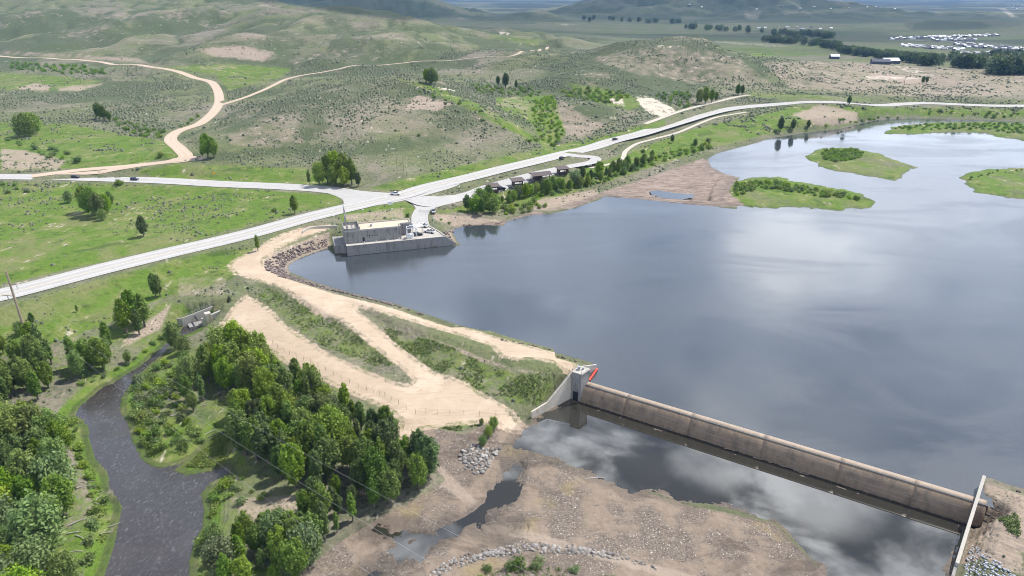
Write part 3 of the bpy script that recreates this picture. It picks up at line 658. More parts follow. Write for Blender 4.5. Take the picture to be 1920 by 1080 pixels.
# ------------------------------------------------------------------ the ground, one sheet from below the camera to the far mountains
def ground_grid():
    r = [62.0]
    while r[-1] < 23000:
        q = r[-1]; r.append(q + min(max(q * q / (112 * 683) * 1.15, .36), q * .012))
    r = np.array(r); a = np.linspace(RAD(-57), RAD(57), 860)
    return a, r
_a, _r = ground_grid()
GX = np.sin(_a)[:, None] * _r; GY = np.cos(_a)[:, None] * _r
GZ = height(GX, GY)
PXX, PYY = proj(GX, GY, GZ)
def psoft(polys, f):
    """0..1 membership of photograph regions, feathered over f pixels"""
    o = np.zeros(GX.shape)
    for s, v in polys:
        d = sdf(px(s) if isinstance(s, str) else s, PXX, PYY, f * 2 + 2)
        o = np.maximum(o, v * (1 - sstep(d, -f, f)))
    return o
LUSHP = [('-300,340 0,340 400,350 640,366 640,385 560,397 350,455 0,535 -300,600', .86), ('-100,235 60,220 180,240 320,265 338,295 230,314 0,322 -100,322', .74),
         ('-100,128 120,140 200,150 160,172 0,172 -100,170', .62), ('-300,640 0,575 230,512 400,470 500,462 480,500 420,530 300,560 220,600 60,660 -300,720', .84),
         ('280,125 430,118 555,128 520,150 430,172 400,140', .72), ('230,320 330,306 560,312 700,342 600,352 300,336', .66),
         ('680,352 900,300 1130,252 1250,220 1250,236 1120,275 880,338 740,362', .66), ('930,182 1040,178 1062,250 1020,285 1000,235 930,200', .9),
         ('715,140 800,156 900,195 1010,258 1040,278 1000,268 880,207 790,165', .78), ('1120,305 1300,240 1480,200 1600,197 1640,215 1500,240 1330,280 1222,315 1000,388 870,402 830,395', .72),
         ('1500,195 2200,207 2200,225 1660,222 1560,225', .6), ('1330,87 1400,85 1640,105 1500,108 1420,109', .62), ('1050,150 1120,160 1230,190 1180,210 1100,190', .6),
         ('1390,170 1500,170 1650,185 1920,190 1920,196 1480,190 1400,185', .55), ('500,535 560,560 640,600 720,660 757,690 700,690 600,650 520,590 480,555', .46),
         ('707,605 770,620 860,650 930,690 1000,700 1060,700 1010,770 900,745 800,690 730,640', .45), ('630,385 770,375 785,395 760,412 640,428', .6), ('800,395 860,388 860,402 800,405', .6),
         ('790,775 870,772 900,790 860,812 800,795', .5), ('860,1055 1000,1045 1180,1070 1220,1120 800,1120', .36),
         ('640,80 800,130 640,60', .4), ('850,60 1000,70 1090,85 1000,88 900,70', .55), ('1800,140 1920,135 2100,140 2100,180 1850,175', .35)]
BAREP = [('617,436 585,445 545,460 505,476 490,492 494,508 540,530 545,505 560,486 620,464', 1), ('822,447 846,430 870,420 860,430 846,440 858,458', 1), ('753,207 780,176 853,193 820,208', .9), ('360,92 450,82 520,98 495,118 400,108', .75), ('420,250 470,232 560,240 580,270 500,285 430,275', .5), ('600,235 680,200 760,215 850,240 900,265 800,262 700,250', .45),
         ('1420,112 1560,110 1760,122 1920,132 2200,140 2200,180 1700,185 1480,170', .55), ('1090,110 1180,88 1260,82 1390,105 1430,140 1480,175 1330,165 1180,140', .5), ('1620,146 1640,132 1760,148 1700,160', .9),
         ('30,163 65,153 100,160 90,172 40,172', .8), ('100,165 140,160 195,154 190,162 150,172 110,172', .8), ('1030,195 1060,185 1100,215 1150,235 1090,262 1060,255', .55), ('1480,215 1540,195 1610,210 1610,230 1540,238', .85),
         ('950,165 1000,190 990,212 930,200', .5), ('0,275 60,282 130,300 110,318 0,322', .7), ('290,590 330,560 300,620 240,650 225,640', .7), ('330,510 430,520 420,560 330,560', .45), ('640,400 760,385 760,410 650,425', .6),
         ('810,400 900,408 945,416 900,424 850,425 815,412', 1), ('1005,375 1120,355 1120,372 1040,395 1000,395', 1), ('1850,905 1920,930 2000,960 2000,1040 1880,1035 1800,1060 1838,930', 1), ('1830,1030 1860,1005 1920,1040 1920,1080 1860,1060', .8),
         ('420,930 560,925 570,1000 480,1000', .6), ('560,560 650,600 720,650 700,640 600,590', .3), ('640,75 760,95 700,125 600,118', .4), ('0,92 260,105 300,125 200,116 0,104', .6), ('540,545 620,585 690,640 760,680 775,697 790,700 760,690 650,620', .7), ('700,590 860,650 960,690 1060,698 1060,705 980,700 900,680 780,625', .7)]
WHITEP = [('1190,181 1222,182 1270,207 1240,220 1205,203', 1), ('1140,184 1166,184 1172,197 1150,194', .9), ('1620,141 1690,143 1745,147 1700,149 1625,148', .75), ('1225,85 1300,88 1240,92', .5), ('820,163 870,170 860,172 815,166', .7), ('1670,120 1720,128 1765,147 1700,138', .5),
          ('930,57 950,60 962,66 940,64', 1), ('1040,44 1085,46 1060,48', .9), ('1395,20 1430,18 1420,38 1395,35', .8), ('1340,76 1480,86 1470,88 1340,80', .6), ('1120,70 1220,72 1220,75', .5), ('1700,72 1900,80 1890,84 1700,76', .5), ('1870,15 1885,15 1905,30 1920,36 1895,33 1880,22', .8)]
CON_SHADEP = [('1705,58 1715,42 1760,36 1830,38 1862,46 1850,56 1780,58', 1), ('1280,42 1330,22 1400,20 1390,34 1330,42', .8), ('1420,42 1450,28 1600,22 1720,36 1690,44 1550,46', .95), ('1280,4 1500,12 1800,0 1800,8 1500,22 1280,16', .9), ('1690,40 1720,25 1920,30 1920,50 1860,56 1700,56', .8),
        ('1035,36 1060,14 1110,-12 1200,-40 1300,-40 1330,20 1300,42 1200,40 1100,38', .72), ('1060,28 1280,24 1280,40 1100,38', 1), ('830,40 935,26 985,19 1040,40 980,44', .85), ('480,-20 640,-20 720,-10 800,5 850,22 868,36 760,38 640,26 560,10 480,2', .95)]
lush = psoft(LUSHP, 7)
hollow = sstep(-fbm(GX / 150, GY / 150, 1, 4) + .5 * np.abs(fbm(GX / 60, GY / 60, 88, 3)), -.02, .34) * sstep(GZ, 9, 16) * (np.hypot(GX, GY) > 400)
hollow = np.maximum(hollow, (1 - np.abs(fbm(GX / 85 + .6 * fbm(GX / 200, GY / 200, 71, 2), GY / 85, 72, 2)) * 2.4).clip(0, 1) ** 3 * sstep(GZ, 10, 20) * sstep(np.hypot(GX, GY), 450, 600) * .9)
rr_ = np.hypot(GX, GY)
lush = np.maximum(lush, (.42 + .4 * vnoise(GX / 11, GY / 11, 19)) * (sstep(-GZ, -1.2, 1.5) * (PYY > 560) * (PXX < 860)))
lush = np.maximum(lush, sstep(rr_, 1050, 1300) * (1 - sstep(rr_, 2400, 3200)) * (1 - sstep(GZ, 8, 22)) * (.36 + .3 * vnoise(GX / 160, GY / 60, 4)))
lush = np.maximum(lush, .4 * sstep(rr_, 2300, 3000) * (vnoise(GX / 260, GY / 260, 7) + .5))
for q in ISL: lush = np.maximum(lush, (.62 + .5 * vnoise(GX / 12, GY / 12, 12)) * (1 - sstep(sdf(q, GX, GY, 20), 1, 4)))
mars = psoft([(MARSH, 1)], 4); lush = np.maximum(lush, mars)
# green fringe along the river
dr = sdf(RIVER, GX, GY, 40); lush = np.maximum(lush, .95 * (1 - sstep(dr, 1.5, 5)) * (dr > -6))
gravel = psoft([(GRAVELZ, 1)], 5)
track = psoft([(TRACKP, 1), (px('758,800 785,800 800,850 850,895 900,945 880,950 820,905 775,850'), 1)], 7)
dpool = sdf(POOL, GX, GY, 40)
gravel = np.maximum(gravel, (dpool < 0) * 1.0)
lush = lush * (1 - gravel * .9) * (1 - .55 * (PXX > 560) * (PXX < 860) * (PYY > 860))
mud = psoft([('1035,392 1125,362 1225,330 1318,297 1384,333 1366,360 1400,388 1300,386 1130,368 1070,392', 1), ('850,425 945,413 1000,395 1030,400 945,424', .8), ('1545,1055 1600,1060 1600,1100 1500,1100', 1)], 5)
dl = sdf(LAKE, GX, GY, 40)
for q in ISL: dl = np.maximum(dl, -sdf(q, GX, GY, 40))
mud = np.maximum(mud, .8 * (dl < -3) * (dl > -20))
sand = np.full(GX.shape, 30.0)
for q in SANDP: sand = np.minimum(sand, sdf(q, GX, GY, 30))
wet = (1 - sstep(GZ - .05, .0, .45)) * (np.abs(dl) < 8) * .8
wet = np.maximum(wet, (1 - sstep(GZ - POOLZ, .05, .34)) * (dpool < 12) * .75)
for c in CHAN + [pts('985,850 960,880 950,905 945,928', -5.2)]:
    dd, _ = linedist(np.column_stack([c, np.zeros(len(c))]), GX, GY, 30)
    wet = np.maximum(wet, .8 * (1 - sstep(dd + fbm(GX / 4, GY / 4, 77, 3) * 4, 1.5, 6)))
wet = np.maximum(wet, (dr < 1) * (1 - sstep(GZ - RIVZ, .05, .4)) * .8)
bare = psoft(BAREP, 7)
bare = np.maximum(bare, .36 * (PYY > 560) * (PXX < 860) * sstep(-GZ, -1, 1) * sstep(fbm(GX / 15, GY / 15, 18, 3), -.1, .35))
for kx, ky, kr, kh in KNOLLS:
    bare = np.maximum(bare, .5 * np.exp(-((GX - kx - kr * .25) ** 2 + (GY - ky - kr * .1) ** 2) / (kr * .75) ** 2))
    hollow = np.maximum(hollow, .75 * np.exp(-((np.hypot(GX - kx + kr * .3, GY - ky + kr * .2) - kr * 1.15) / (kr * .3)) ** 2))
bare = np.maximum(bare, .45 * sstep(fbm(GX / 90, GY / 90, 51, 3), .12, .5) * sstep(GZ, 12, 22) * (rr_ < 2500))
white = psoft(WHITEP, 2.5); conif_shade = psoft(CON_SHADEP, 3)
conif_shade = np.maximum(conif_shade, .35 + .6 * sstep(fbm(GX / 700, GY / 700, 61, 4), -.2, .2) if False else sstep(rr_, 3200, 6000) * (.25 + .7 * sstep(fbm(GX / 420, GY / 420, 61, 5), -.04, .10)))  # mountain cover, its dark tone also painting cloud shade
conif_shade = np.maximum(conif_shade, .95 * sstep(rr_, 2500, 3000) * sstep(fbm(GX / 330, GY / 200, 62, 4), .02, .16))
conif_shade = np.maximum(conif_shade, sstep(rr_, 1150, 2000) * (1 - .75 * sstep(rr_, 3400, 4000)) * (.55 + .38 * sstep(fbm(GX / 420, GY / 160, 63, 4), -.1, .3)) * (GX > -500))  # valley floor darkened in colour to stand in for cloud shadow
na, nr = GX.shape
idx = np.arange(na * nr, dtype=np.int32).reshape(na, nr)
F = np.stack([idx[:-1, :-1], idx[1:, :-1], idx[1:, 1:], idx[:-1, 1:]], -1)[:, :, ::-1]
jm = int(np.searchsorted(_r, 3300))
def sheet(name, j0, j1):
    V = np.stack([GX[:, j0:j1], GY[:, j0:j1], GZ[:, j0:j1]], -1).reshape(-1, 3)
    k = j1 - j0; ii = np.arange(na * k, dtype=np.int32).reshape(na, k)
    Fq = np.stack([ii[:-1, :-1], ii[:-1, 1:], ii[1:, 1:], ii[1:, :-1]], -1).reshape(-1, 4)
    at = {q: ('POINT', w[:, j0:j1]) for q, w in dict(lush=lush, bare=bare, white=white, gravel=gravel, sand=sand, mud=mud, conifer=conif_shade, wet=wet, hollow=hollow, track=track).items()}  # the conifer attribute carries tree cover and painted cloud shade
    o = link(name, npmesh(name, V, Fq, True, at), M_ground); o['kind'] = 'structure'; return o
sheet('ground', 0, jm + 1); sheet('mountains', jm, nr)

# ------------------------------------------------------------------ water
def flat_sheet(name, poly, z, m):
    n = len(poly)
    vs, es, fs, *_ = delaunay_2d_cdt([Vector(p) for p in poly], [(i, (i + 1) % n) for i in range(n)], [], 1, 1e-5)
    me = bpy.data.meshes.new(name); me.from_pydata([(v.x, v.y, z) for v in vs], [], [f if (vs[f[1]] - vs[f[0]]).cross(vs[f[2]] - vs[f[0]]) > 0 else f[::-1] for f in fs]); me.update()
    o = link(name, me, m); o['kind'] = 'structure'; return o
LK = LAKE.copy()
flat_sheet('reservoir_water', LK, 0.0, M_lake)
flat_sheet('tailwater', POOL, POOLZ, M_pool)
flat_sheet('river_water', RIVER, RIVZ, M_river)
def strip_sheet(name, line, w, z, m):
    L = smooth_line(line, 3); t = np.gradient(L, axis=0); t /= np.linalg.norm(t, axis=1)[:, None] + 1e-9
    nn = np.stack([-t[:, 1], t[:, 0]], 1); V = []
    for s in (-w, w): V.append(np.column_stack([L + nn * s, np.full(len(L), z)]))
    k = len(L); V = np.concatenate(V); Fq = [(k + i, i, i + 1, k + i + 1) for i in range(k - 1)]
    o = link(name, npmesh(name, V, Fq), m); o['kind'] = 'structure'; return o
strip_sheet('stream_water', np.vstack([CHAN[0]]), 4.5, -5.32, M_pool)
strip_sheet('stream_water', CHAN[1], 4, -5.33, M_pool)
flat_sheet('puddle_water', MUDPOOL, 0.12, M_lake)

# ------------------------------------------------------------------ road sheets and markings
def ribbon(name, line, off0, off1, lift, m, seg=8, step=4, label=None):
    L = smooth_line(line, step); t = np.gradient(L[:, :2], axis=0); t /= np.linalg.norm(t, axis=1)[:, None] + 1e-9
    nn = np.stack([-t[:, 1], t[:, 0]], 1); r = np.hypot(L[:, 0], L[:, 1]); V = []; A_ = []
    us = np.linspace(off0, off1, seg + 1)
    for s in us:
        V.append(np.column_stack([L[:, :2] + nn * s, L[:, 2] + lift])); A_.append(np.full(len(L), s / max(abs(off0), abs(off1))))
    k = len(L); V = np.concatenate(V); ii = np.arange(k * (seg + 1)).reshape(seg + 1, k)
    Fq = np.stack([ii[:-1, :-1], ii[:-1, 1:], ii[1:, 1:], ii[1:, :-1]], -1).reshape(-1, 4)[:, ::-1]
    o = link(name, npmesh(name, V, Fq, True, {'across': ('POINT', np.concatenate(A_))}), m); o['kind'] = 'structure'; return o
ribbon('highway', RL['highway'][0], -7.0, 7.0, 0.06, M_asphalt)
ribbon('county_road', RL['county'][0], -6.3, 6.3, 0.045, M_asphalt)
for s in (-4.1, 3.95): ribbon('road_edge_line', RL['highway'][0], s, s + .17, 0.075, M_white, 1)
for s in (-.22, .1): ribbon('road_centre_line', RL['highway'][0], s, s + .13, 0.075, M_yellow, 1)
for s in (-3.9, 3.75): ribbon('road_edge_line', RL['county'][0][:-18], s, s + .16, 0.06, M_white, 1)
ribbon('dirt_road', RL['dirt1'][0], -4.4, 4.4, 0.03, M_dirt)
ribbon('dirt_track', RL['dirt2'][0], -2.6, 2.6, 0.10, M_dirt)
ribbon('rest_area_road', RL['lot'][0], -4.0, 4.0, 0.035, M_asphalt)
ribbon('access_road', RL['access'][0], -4.2, 4.2, 0.025, M_asphalt)
ribbon('gravel_path', RL['trail'][0], -1.7, 1.7, 0.03, M_path)
ribbon('gravel_road', RL['north'][0], -2.4, 2.4, 0.06, M_path)
def poly_sheet(name, s, lift, m, step=3.0):
    q = px(s); x, y, z = hit(q[:, 0], q[:, 1]); P2 = smooth_line(np.vstack([np.stack([x, y], 1), [[x[0], y[0]]]]), step)[:-1]
    gx, gy = np.meshgrid(np.arange(P2[:, 0].min(), P2[:, 0].max(), step), np.arange(P2[:, 1].min(), P2[:, 1].max(), step))
    ins = sdf(P2, gx, gy, 50) < -step * .5
    allp = np.vstack([P2, np.stack([gx[ins], gy[ins]], 1)]); n = len(P2)
    vs, es, fs, *_ = delaunay_2d_cdt([Vector(p) for p in allp], [(i, (i + 1) % n) for i in range(n)], [], 1, 1e-5)
    xy = np.array([(v.x, v.y) for v in vs]); zz = height(xy[:, 0], xy[:, 1])
    rr = np.hypot(xy[:, 0], xy[:, 1]); zz = zz + lift + rr * .00012
    fs = [f if (vs[f[1]] - vs[f[0]]).cross(vs[f[2]] - vs[f[0]]) > 0 else f[::-1] for f in fs]
    me = bpy.data.meshes.new(name); me.from_pydata([(a[0], a[1], c) for a, c in zip(xy, zz)], [], fs); me.update()
    o = link(name, me, m); o['kind'] = 'structure'; return o
poly_sheet('junction_apron', '632,352 690,362 735,364 800,349 862,343 845,353 800,366 772,373 735,381 690,388 640,395 575,410 600,396 640,386 643,376 630,368 610,360', 0.10, M_asphalt)
poly_sheet('rest_area_lot', '882,372 905,355 945,343 985,331 1030,319 1075,310 1100,307 1080,315 1045,326 1012,335 975,348 945,358 910,366', 0.13, M_asphalt, 2.5)
poly_sheet('dirt_apron', '190,320 240,311 300,305 330,296 360,293 388,296 372,301 330,306 270,312 215,321 160,328 100,327', 0.12, M_dirt)
poly_sheet('access_apron', '764,376 776,372 800,368 830,368 872,361 892,362 884,369 852,381 814,391 803,399 798,412 777,414 781,400 777,387', 0.14, M_asphalt, 2)

# ------------------------------------------------------------------ powerhouse at the reservoir's edge
def ring(*uv): return [tuple(ph(u, v)) for u, v in uv]
root = thing('powerhouse', 'grey concrete powerhouse with tan flat roof standing at the reservoir edge', 'powerhouse', (0, 0, 0))
base = MB().prism(ring((0, 0), (30, 0), (46, 0), (44.6, 7), (40.3, 20.5), (31, 22), (30.6, 14.6), (0, 14.6)), -9, 4.7)
base = base.build('platform', M_conc, root)
MB().prism(ring((-.12, -.12), (46, -.12), (46, .45), (.45, .45), (.45, 14.6), (-.12, 14.6)), 4.702, 4.95).build('platform_kerb', M_concl, base)
yard = MB().prism(ring((25.8, .45), (45.8, .45), (44.4, 7), (40.1, 20.3), (31.2, 21.8), (31.2, 8.4), (25.8, 8.4)), 4.70, 4.708); yard.build('yard_slab', M_concl, base)
MB().prism(ring((.45, .45), (25.75, .45), (25.75, 3.6), (.45, 3.6)), 4.70, 4.709).build('front_walkway', M_concl, base)
MB().prism(ring((46, 0), (51.6, 0), (51.4, .8), (46, 1.0)), -9, [4.7, .15, .15, 4.7]).build('wing_wall', M_conc, root)
MB().prism(ring((45.2, 1.0), (46, 1.0), (44.8, 7.2), (40.5, 20.8), (39.7, 20.5), (44.2, 7)), [-3] * 6, [5.1] * 6).build('yard_kerb', M_concl, root)
MB().prism(ring((-5.2, 4.6), (-.13, 3.2), (-.13, 15.5), (-5.6, 16)), -9, [3.9, 3.9, 4.6, 4.6]).build('side_abutment', M_conc, root)
b0 = MB().prism(ring((-.3, 3.7), (25.6, 3.7), (25.6, 8.2), (31, 8.2), (31, 14.4), (-.6, 14.4)), 4.6, 10.2); wb = b0.build('wall', M_conc, root)
rf = MB().prism(ring((7.2, 4.1), (25.2, 4.1), (25.2, 8.6), (30.6, 8.6), (30.6, 14.0), (7.2, 14.0)), 10.2, 10.34); rf = rf.build('roof', M_roof, root)
par = MB()
for a in (((-.3, 3.7), (25.6, 3.7)), ((25.6, 3.7), (25.6, 8.2)), ((25.6, 8.2), (31, 8.2)), ((31, 8.2), (31, 14.4)), ((31, 14.4), (-.6, 14.4)), ((-.6, 14.4), (-.3, 3.7))):
    par.wall(ph(*a[0]), ph(*a[1]), .38, 10.202, 10.85)
par.build('parapet', M_concl, root)
pit = MB()
pit.wall(ph(6.8, 4.08), ph(6.8, 14.0), .35, 10.21, 12.0)
for a in (((-.28, 3.72), (6.5, 3.72)), ((6.5, 14.38), (-.58, 14.38)), ((-.58, 14.38), (-.28, 3.72))): pit.wall(ph(*a[0]), ph(*a[1]), .34, 10.852, 11.7)
pit.build('switchyard_parapet', M_conc, root)
MB().prism(ring((.2, 4.2), (6.4, 4.2), (6.4, 13.9), (0, 13.9)), 10.203, 10.23).build('switchyard_floor', M_concl, root)
for u, v in ((1.6, 6), (1.6, 8), (1.6, 10), (3.6, 6), (3.6, 8.2), (3.6, 10.4), (5, 7), (5, 9.5)):
    q = phv(u, v, 10.23); MB().tube(q, q + Vector((0, 0, 1.5)), .16, .1).tube(q + Vector((-.7, 0, 1.5)), q + Vector((.7, 0, 1.5)), .1).build('switchgear', M_steel, root)
mb = MB()
for v in (4.6, 13.2):
    q = phv(.9, v, 10.2); mb.tube(q, q + Vector((0, 0, 10.5)), .24, .17, 8)
mb.tube(phv(.9, 4.6, 20.4), phv(.9, 13.2, 20.4), .16); mb.tube(phv(.9, 4.6, 16.2), phv(.9, 13.2, 16.2), .13)
mb.build('line_mast', M_steel, root)
MB().prism(ring((7.6, 3.66), (8.6, 3.66), (8.6, 3.74), (7.6, 3.74)), 4.8, 7.0).build('door', M_dark, wb)
for k in range(5):
    u = 9.6 + k * 1.15; MB().prism(ring((u, 3.67), (u + .38, 3.67), (u + .38, 3.74), (u, 3.74)), 7.2, 7.75).build('window', M_glass, wb)
q = ph(12.5, 9); MB().box(q[0] - .5, q[0] + .5, q[1] - .5, q[1] + .5, 10.34, 11.4, .12).build('roof_vent', M_greyp, rf)
MB().prism(ring((31.02, 8.6), (31.9, 8.6), (31.9, 10.0), (31.02, 10.0)), 8.2, 10.0).build('wall_duct', M_greyp, wb)
MB().prism(ring((31.0, 9), (31.06, 9), (31.06, 13), (31.0, 13)), 4.75, 8.6).build('roller_door', M_greyp, wb)
for u in (7.9, 13.3, 18.7, 24.0):
    MB().prism(ring((u, .5), (u + .3, .5), (u + .3, 1.0), (u, 1.0)), 4.71, 6.0).build('guard_post', M_whitep, base)
def rail(pts3, h=1.05, step=2.4, r=.035):
    m_ = MB()
    for p, q in zip(pts3, pts3[1:]):
        p, q = Vector(p), Vector(q); n_ = max(1, int((q - p).length / step))
        for k in range(n_ + 1): c = p.lerp(q, k / n_); m_.tube(c, c + Vector((0, 0, h)), r, r, 5)
        for z in (h, h * .55): m_.tube(p + Vector((0, 0, z)), q + Vector((0, 0, z)), r, r, 5)
    return m_
rail([phv(33, .7, 4.95), phv(45, .7, 4.95), phv(43.4, 7, 5.1), phv(40, 20, 5.1)]).build('railing', M_steel, root)
root2 = thing('intake_hoist', 'white steel intake gantry and tank on the powerhouse front deck', 'gantry', phv(30, 3, 4.7), math.atan2(PU[1], PU[0]))
f = MB()
for x in (-1.8, 2.6):
    for y in (-1.3, 1.6): f.tube((x, y, 0), (x, y, 5.2), .13)
for y in (-1.3, 1.6): f.tube((-1.8, y, 5.2), (2.6, y, 5.2), .15); f.tube((-1.8, y, .3), (2.6, y, 5.0), .08)
f.tube((-1.8, -1.3, 5.2), (-1.8, 1.6, 5.2), .15); f.tube((2.6, -1.3, 5.2), (2.6, 1.6, 5.2), .15); f.build('gantry_frame', M_whitep, root2)
MB().box(-2.2, 1.2, -1.0, 1.2, 0, 1.9, .25).build('tank', M_whitep, root2); MB().box(-.6, 1.4, -.6, .9, 5.2, 6.1, .15).build('hoist_motor', M_greyp, root2)
rake = MB()
for k in range(6): rake.tube((-1.6 + k * .8, -1.6, .1), (-1.6 + k * .8, -1.9, 2.4), .05)
rake.build('trash_rake', M_whitep, root2)
root2 = thing('loading_canopy', 'flat white canopy on posts beside the powerhouse yard', 'canopy', phv(33.6, 6.2, 4.7), math.atan2(PU[1], PU[0]))
MB().box(-2.6, 2.8, -1.4, 1.8, 4.3, 4.65, .1).build('canopy_roof', M_whitep, root2)
for x in (-2.3, 2.5):
    for y in (-1.1, 1.5): MB().tube((x, y, 0), (x, y, 4.3), .1).build('post', M_steel, root2)

# ------------------------------------------------------------------ weir, gate pier and its walls
root = thing('overflow_weir', 'long brown rounded concrete weir between reservoir and tailwater', 'weir', (WL[0], WL[1], 0), math.atan2(WD[1], WD[0]))
L_ = float(np.linalg.norm(WR - WL))
prof = [(-.9, -8), (-.9, -.5), (-.75, -.02), (-.4, .2)] + [(3.7 * math.sin(t), .27 - 5.9 * (1 - math.cos(t))) for t in [RAD(q) for q in range(0, 91, 7)]] + [(3.75, -8)]
cuts = [0, L_ * .145, L_ * .33, L_ * .52, L_ * .7, L_ * .86, L_]
for i in range(6):
    a, c = cuts[i] + .006 * (i > 0), cuts[i + 1] - .006
    n_ = len(prof); nx = 14; V = []; Fc = []
    for k in range(nx + 1):
        x = a + (c - a) * k / nx
        V += [(x, -p_, z_) for p_, z_ in prof]
    for k in range(nx):
        for j in range(n_ - 1): s_ = k * n_ + j; Fc.append((s_, s_ + n_, s_ + n_ + 1, s_ + 1))
    Fc += [tuple(range(n_)), tuple(range(nx * n_ + n_ - 1, nx * n_ - 1, -1))]
    o = MB().add(V, Fc).build('crest_block', M_weir, root)
    for p in o.data.polygons: p.use_smooth = len(p.vertices) == 4
deb = MB()
for k in range(16):
    x = rnd.uniform(44, 66); y = -3.6 - rnd.uniform(0, .5); deb.tube((x, y, POOLZ + .1), (x + rnd.uniform(.6, 2.4), y - rnd.uniform(-.3, .3), POOLZ + .25), .13, .07, 5)
tag(deb.build('driftwood', M_wood, None, (WL[0], WL[1], 0), math.atan2(WD[1], WD[0])), 'line of dark driftwood lodged along the foot of the brown weir', 'driftwood', None, 'stuff')
root = thing('gate_pier', 'concrete gate pier with railed deck and wing walls at left end of weir', 'gate pier', (19, 182, -5.3))
def loc(m_): return [(x - 19, y - 182, z + 5.3) for x, y, z in m_.v]
def put(m_, name, mm, par_=root):
    m_.v = loc(m_); return m_.build(name, mm, par_)
put(MB().prism([(18.4, 181.6), (21.2, 179.9), (24.0, 183.0), (21.0, 184.9)], -8, 4.5), 'pier_shaft', M_conc)
put(MB().prism([(18.25, 181.5), (21.25, 179.65), (24.25, 183.0), (21.0, 185.1)], 4.5, 4.8), 'deck', M_concl)
put(MB().prism([(18.9, 181.2), (20.4, 180.28), (20.42, 180.32), (18.92, 181.24)], -5.2, -2.0), 'gate_opening', M_dark)
put(MB().box(20.2, 21.0, 182.2, 183.2, 4.8, 5.9, .1), 'gate_actuator', M_greyp); put(MB().box(21.6, 22.2, 182.3, 182.9, 4.8, 5.5, .1), 'control_cabinet', M_greyp)
E0, E1 = np.array([6.0, 171.1]), np.array([18.6, 182.0]); ED = (E1 - E0) / np.linalg.norm(E1 - E0)
wm = MB(); wm.wall(E0, E0 + ED * 6.4, .55, -8, -3.0, -2.4); wm.wall(E0 + ED * 6.4, E1 + ED * .3, .55, -8, -2.4, 4.3); put(wm, 'wing_wall', M_wallc)
cap = MB()
cap.wall(E0 - ED * .05, E0 + ED * 6.4, .62, -2.98, -2.85, -2.25); cap.wall(E0 + ED * 6.4, E1 + ED * .2, .62, -2.38, -2.25, 4.45)
put(MB().wall((20.9, 185.0), (27.2, 190.4), .5, -8, 4.3, 2.0), 'upstream_wall', M_concl)
r1 = rail([(*(E0 + ED * .3), -2.95), (*(E0 + ED * 6.4), -2.4), (*(E1), 4.3)]); put(r1, 'railing', M_steel)
r1 = rail([(18.5, 181.6, 4.8), (21.2, 179.9, 4.8), (24.0, 183.0, 4.8), (21.0, 184.9, 4.8), (18.5, 181.6, 4.8)]); put(r1, 'deck_railing', M_steel)
root = thing('debris_boom', 'red floating debris boom from the wall to the weir', 'boom', (24.1, 184.6, 0))
p0, p1 = Vector((24.0, 183.6, .35)), Vector((27.3, 190.6, .35))
for k in range(6):
    a = p0.lerp(p1, k / 6 + .012); c = p0.lerp(p1, (k + 1) / 6 - .012); m_ = MB().tube(a, c, .36, .36, 10); m_.v = [(x - 24.1, y - 184.6, z) for x, y, z in m_.v]; m_.build('float', M_red, root)
root = thing('training_wall', 'long pale concrete wall closing the right end of the weir', 'retaining wall', (106, 123.5, -5.3))
T0, T1 = np.array([114.9, 134.4]), np.array([96.9, 112.7]); TD = (T0 - T1) / np.linalg.norm(T0 - T1)
def trw(a, c, th, z0, za, zb, name, mm):
    m_ = MB().wall(T1 + TD * a, T1 + TD * c, -th, z0, za, zb) if th > 0 else None
    m_.v = [(x - 106, y - 123.5, z + 5.3) for x, y, z in m_.v]; m_.build(name, mm, root)
trw(0, 16.5, .7, -9, -2.6, .3, 'lower_wall', M_concl); trw(16.5, 28.2, .7, -9, .3, 3.5, 'upper_wall', M_concl); trw(-9, -.02, .6, -9, -5.0, -3.4, 'end_wall', M_conc)

# ------------------------------------------------------------------ outlet works at the head of the river
ox, oy = -117.5, 237.5; oa = math.atan2(10.6, 14.9)
root = thing('outlet_works', 'concrete outlet channel with gate block and railings releasing water into the river', 'outlet', (ox, oy, -6), oa)
MB().wall((-9, 1.6), (10, 3.0), .5, -2, 3.3, 5.9).wall((-9, 1.6), (-10.6, 3.8), -.5, -2, 3.3, 2.9).build('channel_wall', M_concl, root)
MB().wall((-3, -2.4), (10.5, -1.4), -.9, -2, 3.3, 5.6).build('channel_wall', M_concl, root)
MB().box(-7.5, 10, -2.3, 1.5, -2, .6).build('channel_floor', M_conc, root)
MB().box(-1.4, .5, -3.4, -1.3, .6, 4.7, .06).build('gate_block', M_wallc, root); MB().box(-1.5, .6, -3.5, -1.2, 4.7, 4.85, .06).build('gate_block_cap', M_concl, root)
for x in (6.4, 7.6, 8.8): MB().box(x, x + .35, -1.7, 2.6, 4.4, 4.75, .04).build('cross_beam', M_steel, root)
MB().box(-4.6, -4.2, -2.3, 1.9, 2.6, 3.1, .05).build('cross_beam', M_dark, root)
MB().box(9.6, 10.0, -1.5, 2.8, .4, 4.2).build('tunnel_mouth', M_dark, root)
rail([(-9, 1.9, 3.3), (10, 3.3, 5.9)]).build('railing', M_steel, root)
wr_ = thing('retaining_wall', 'low curved pale concrete wall between sandy road and powerhouse', 'retaining wall', (0, 0, 0))
qx, qy = atz(np.array([568, 576, 588, 605, 622, 633]), np.array([438, 433.5, 430, 428.5, 428, 427.5]), 5.0)
wl = MB(); Lw = smooth_line(np.stack([qx, qy], 1), 2)
for p, q in zip(Lw, Lw[1:]): wl.wall(p, q, .45, 1, 6.3)
wl.build('wall', M_concl, wr_)

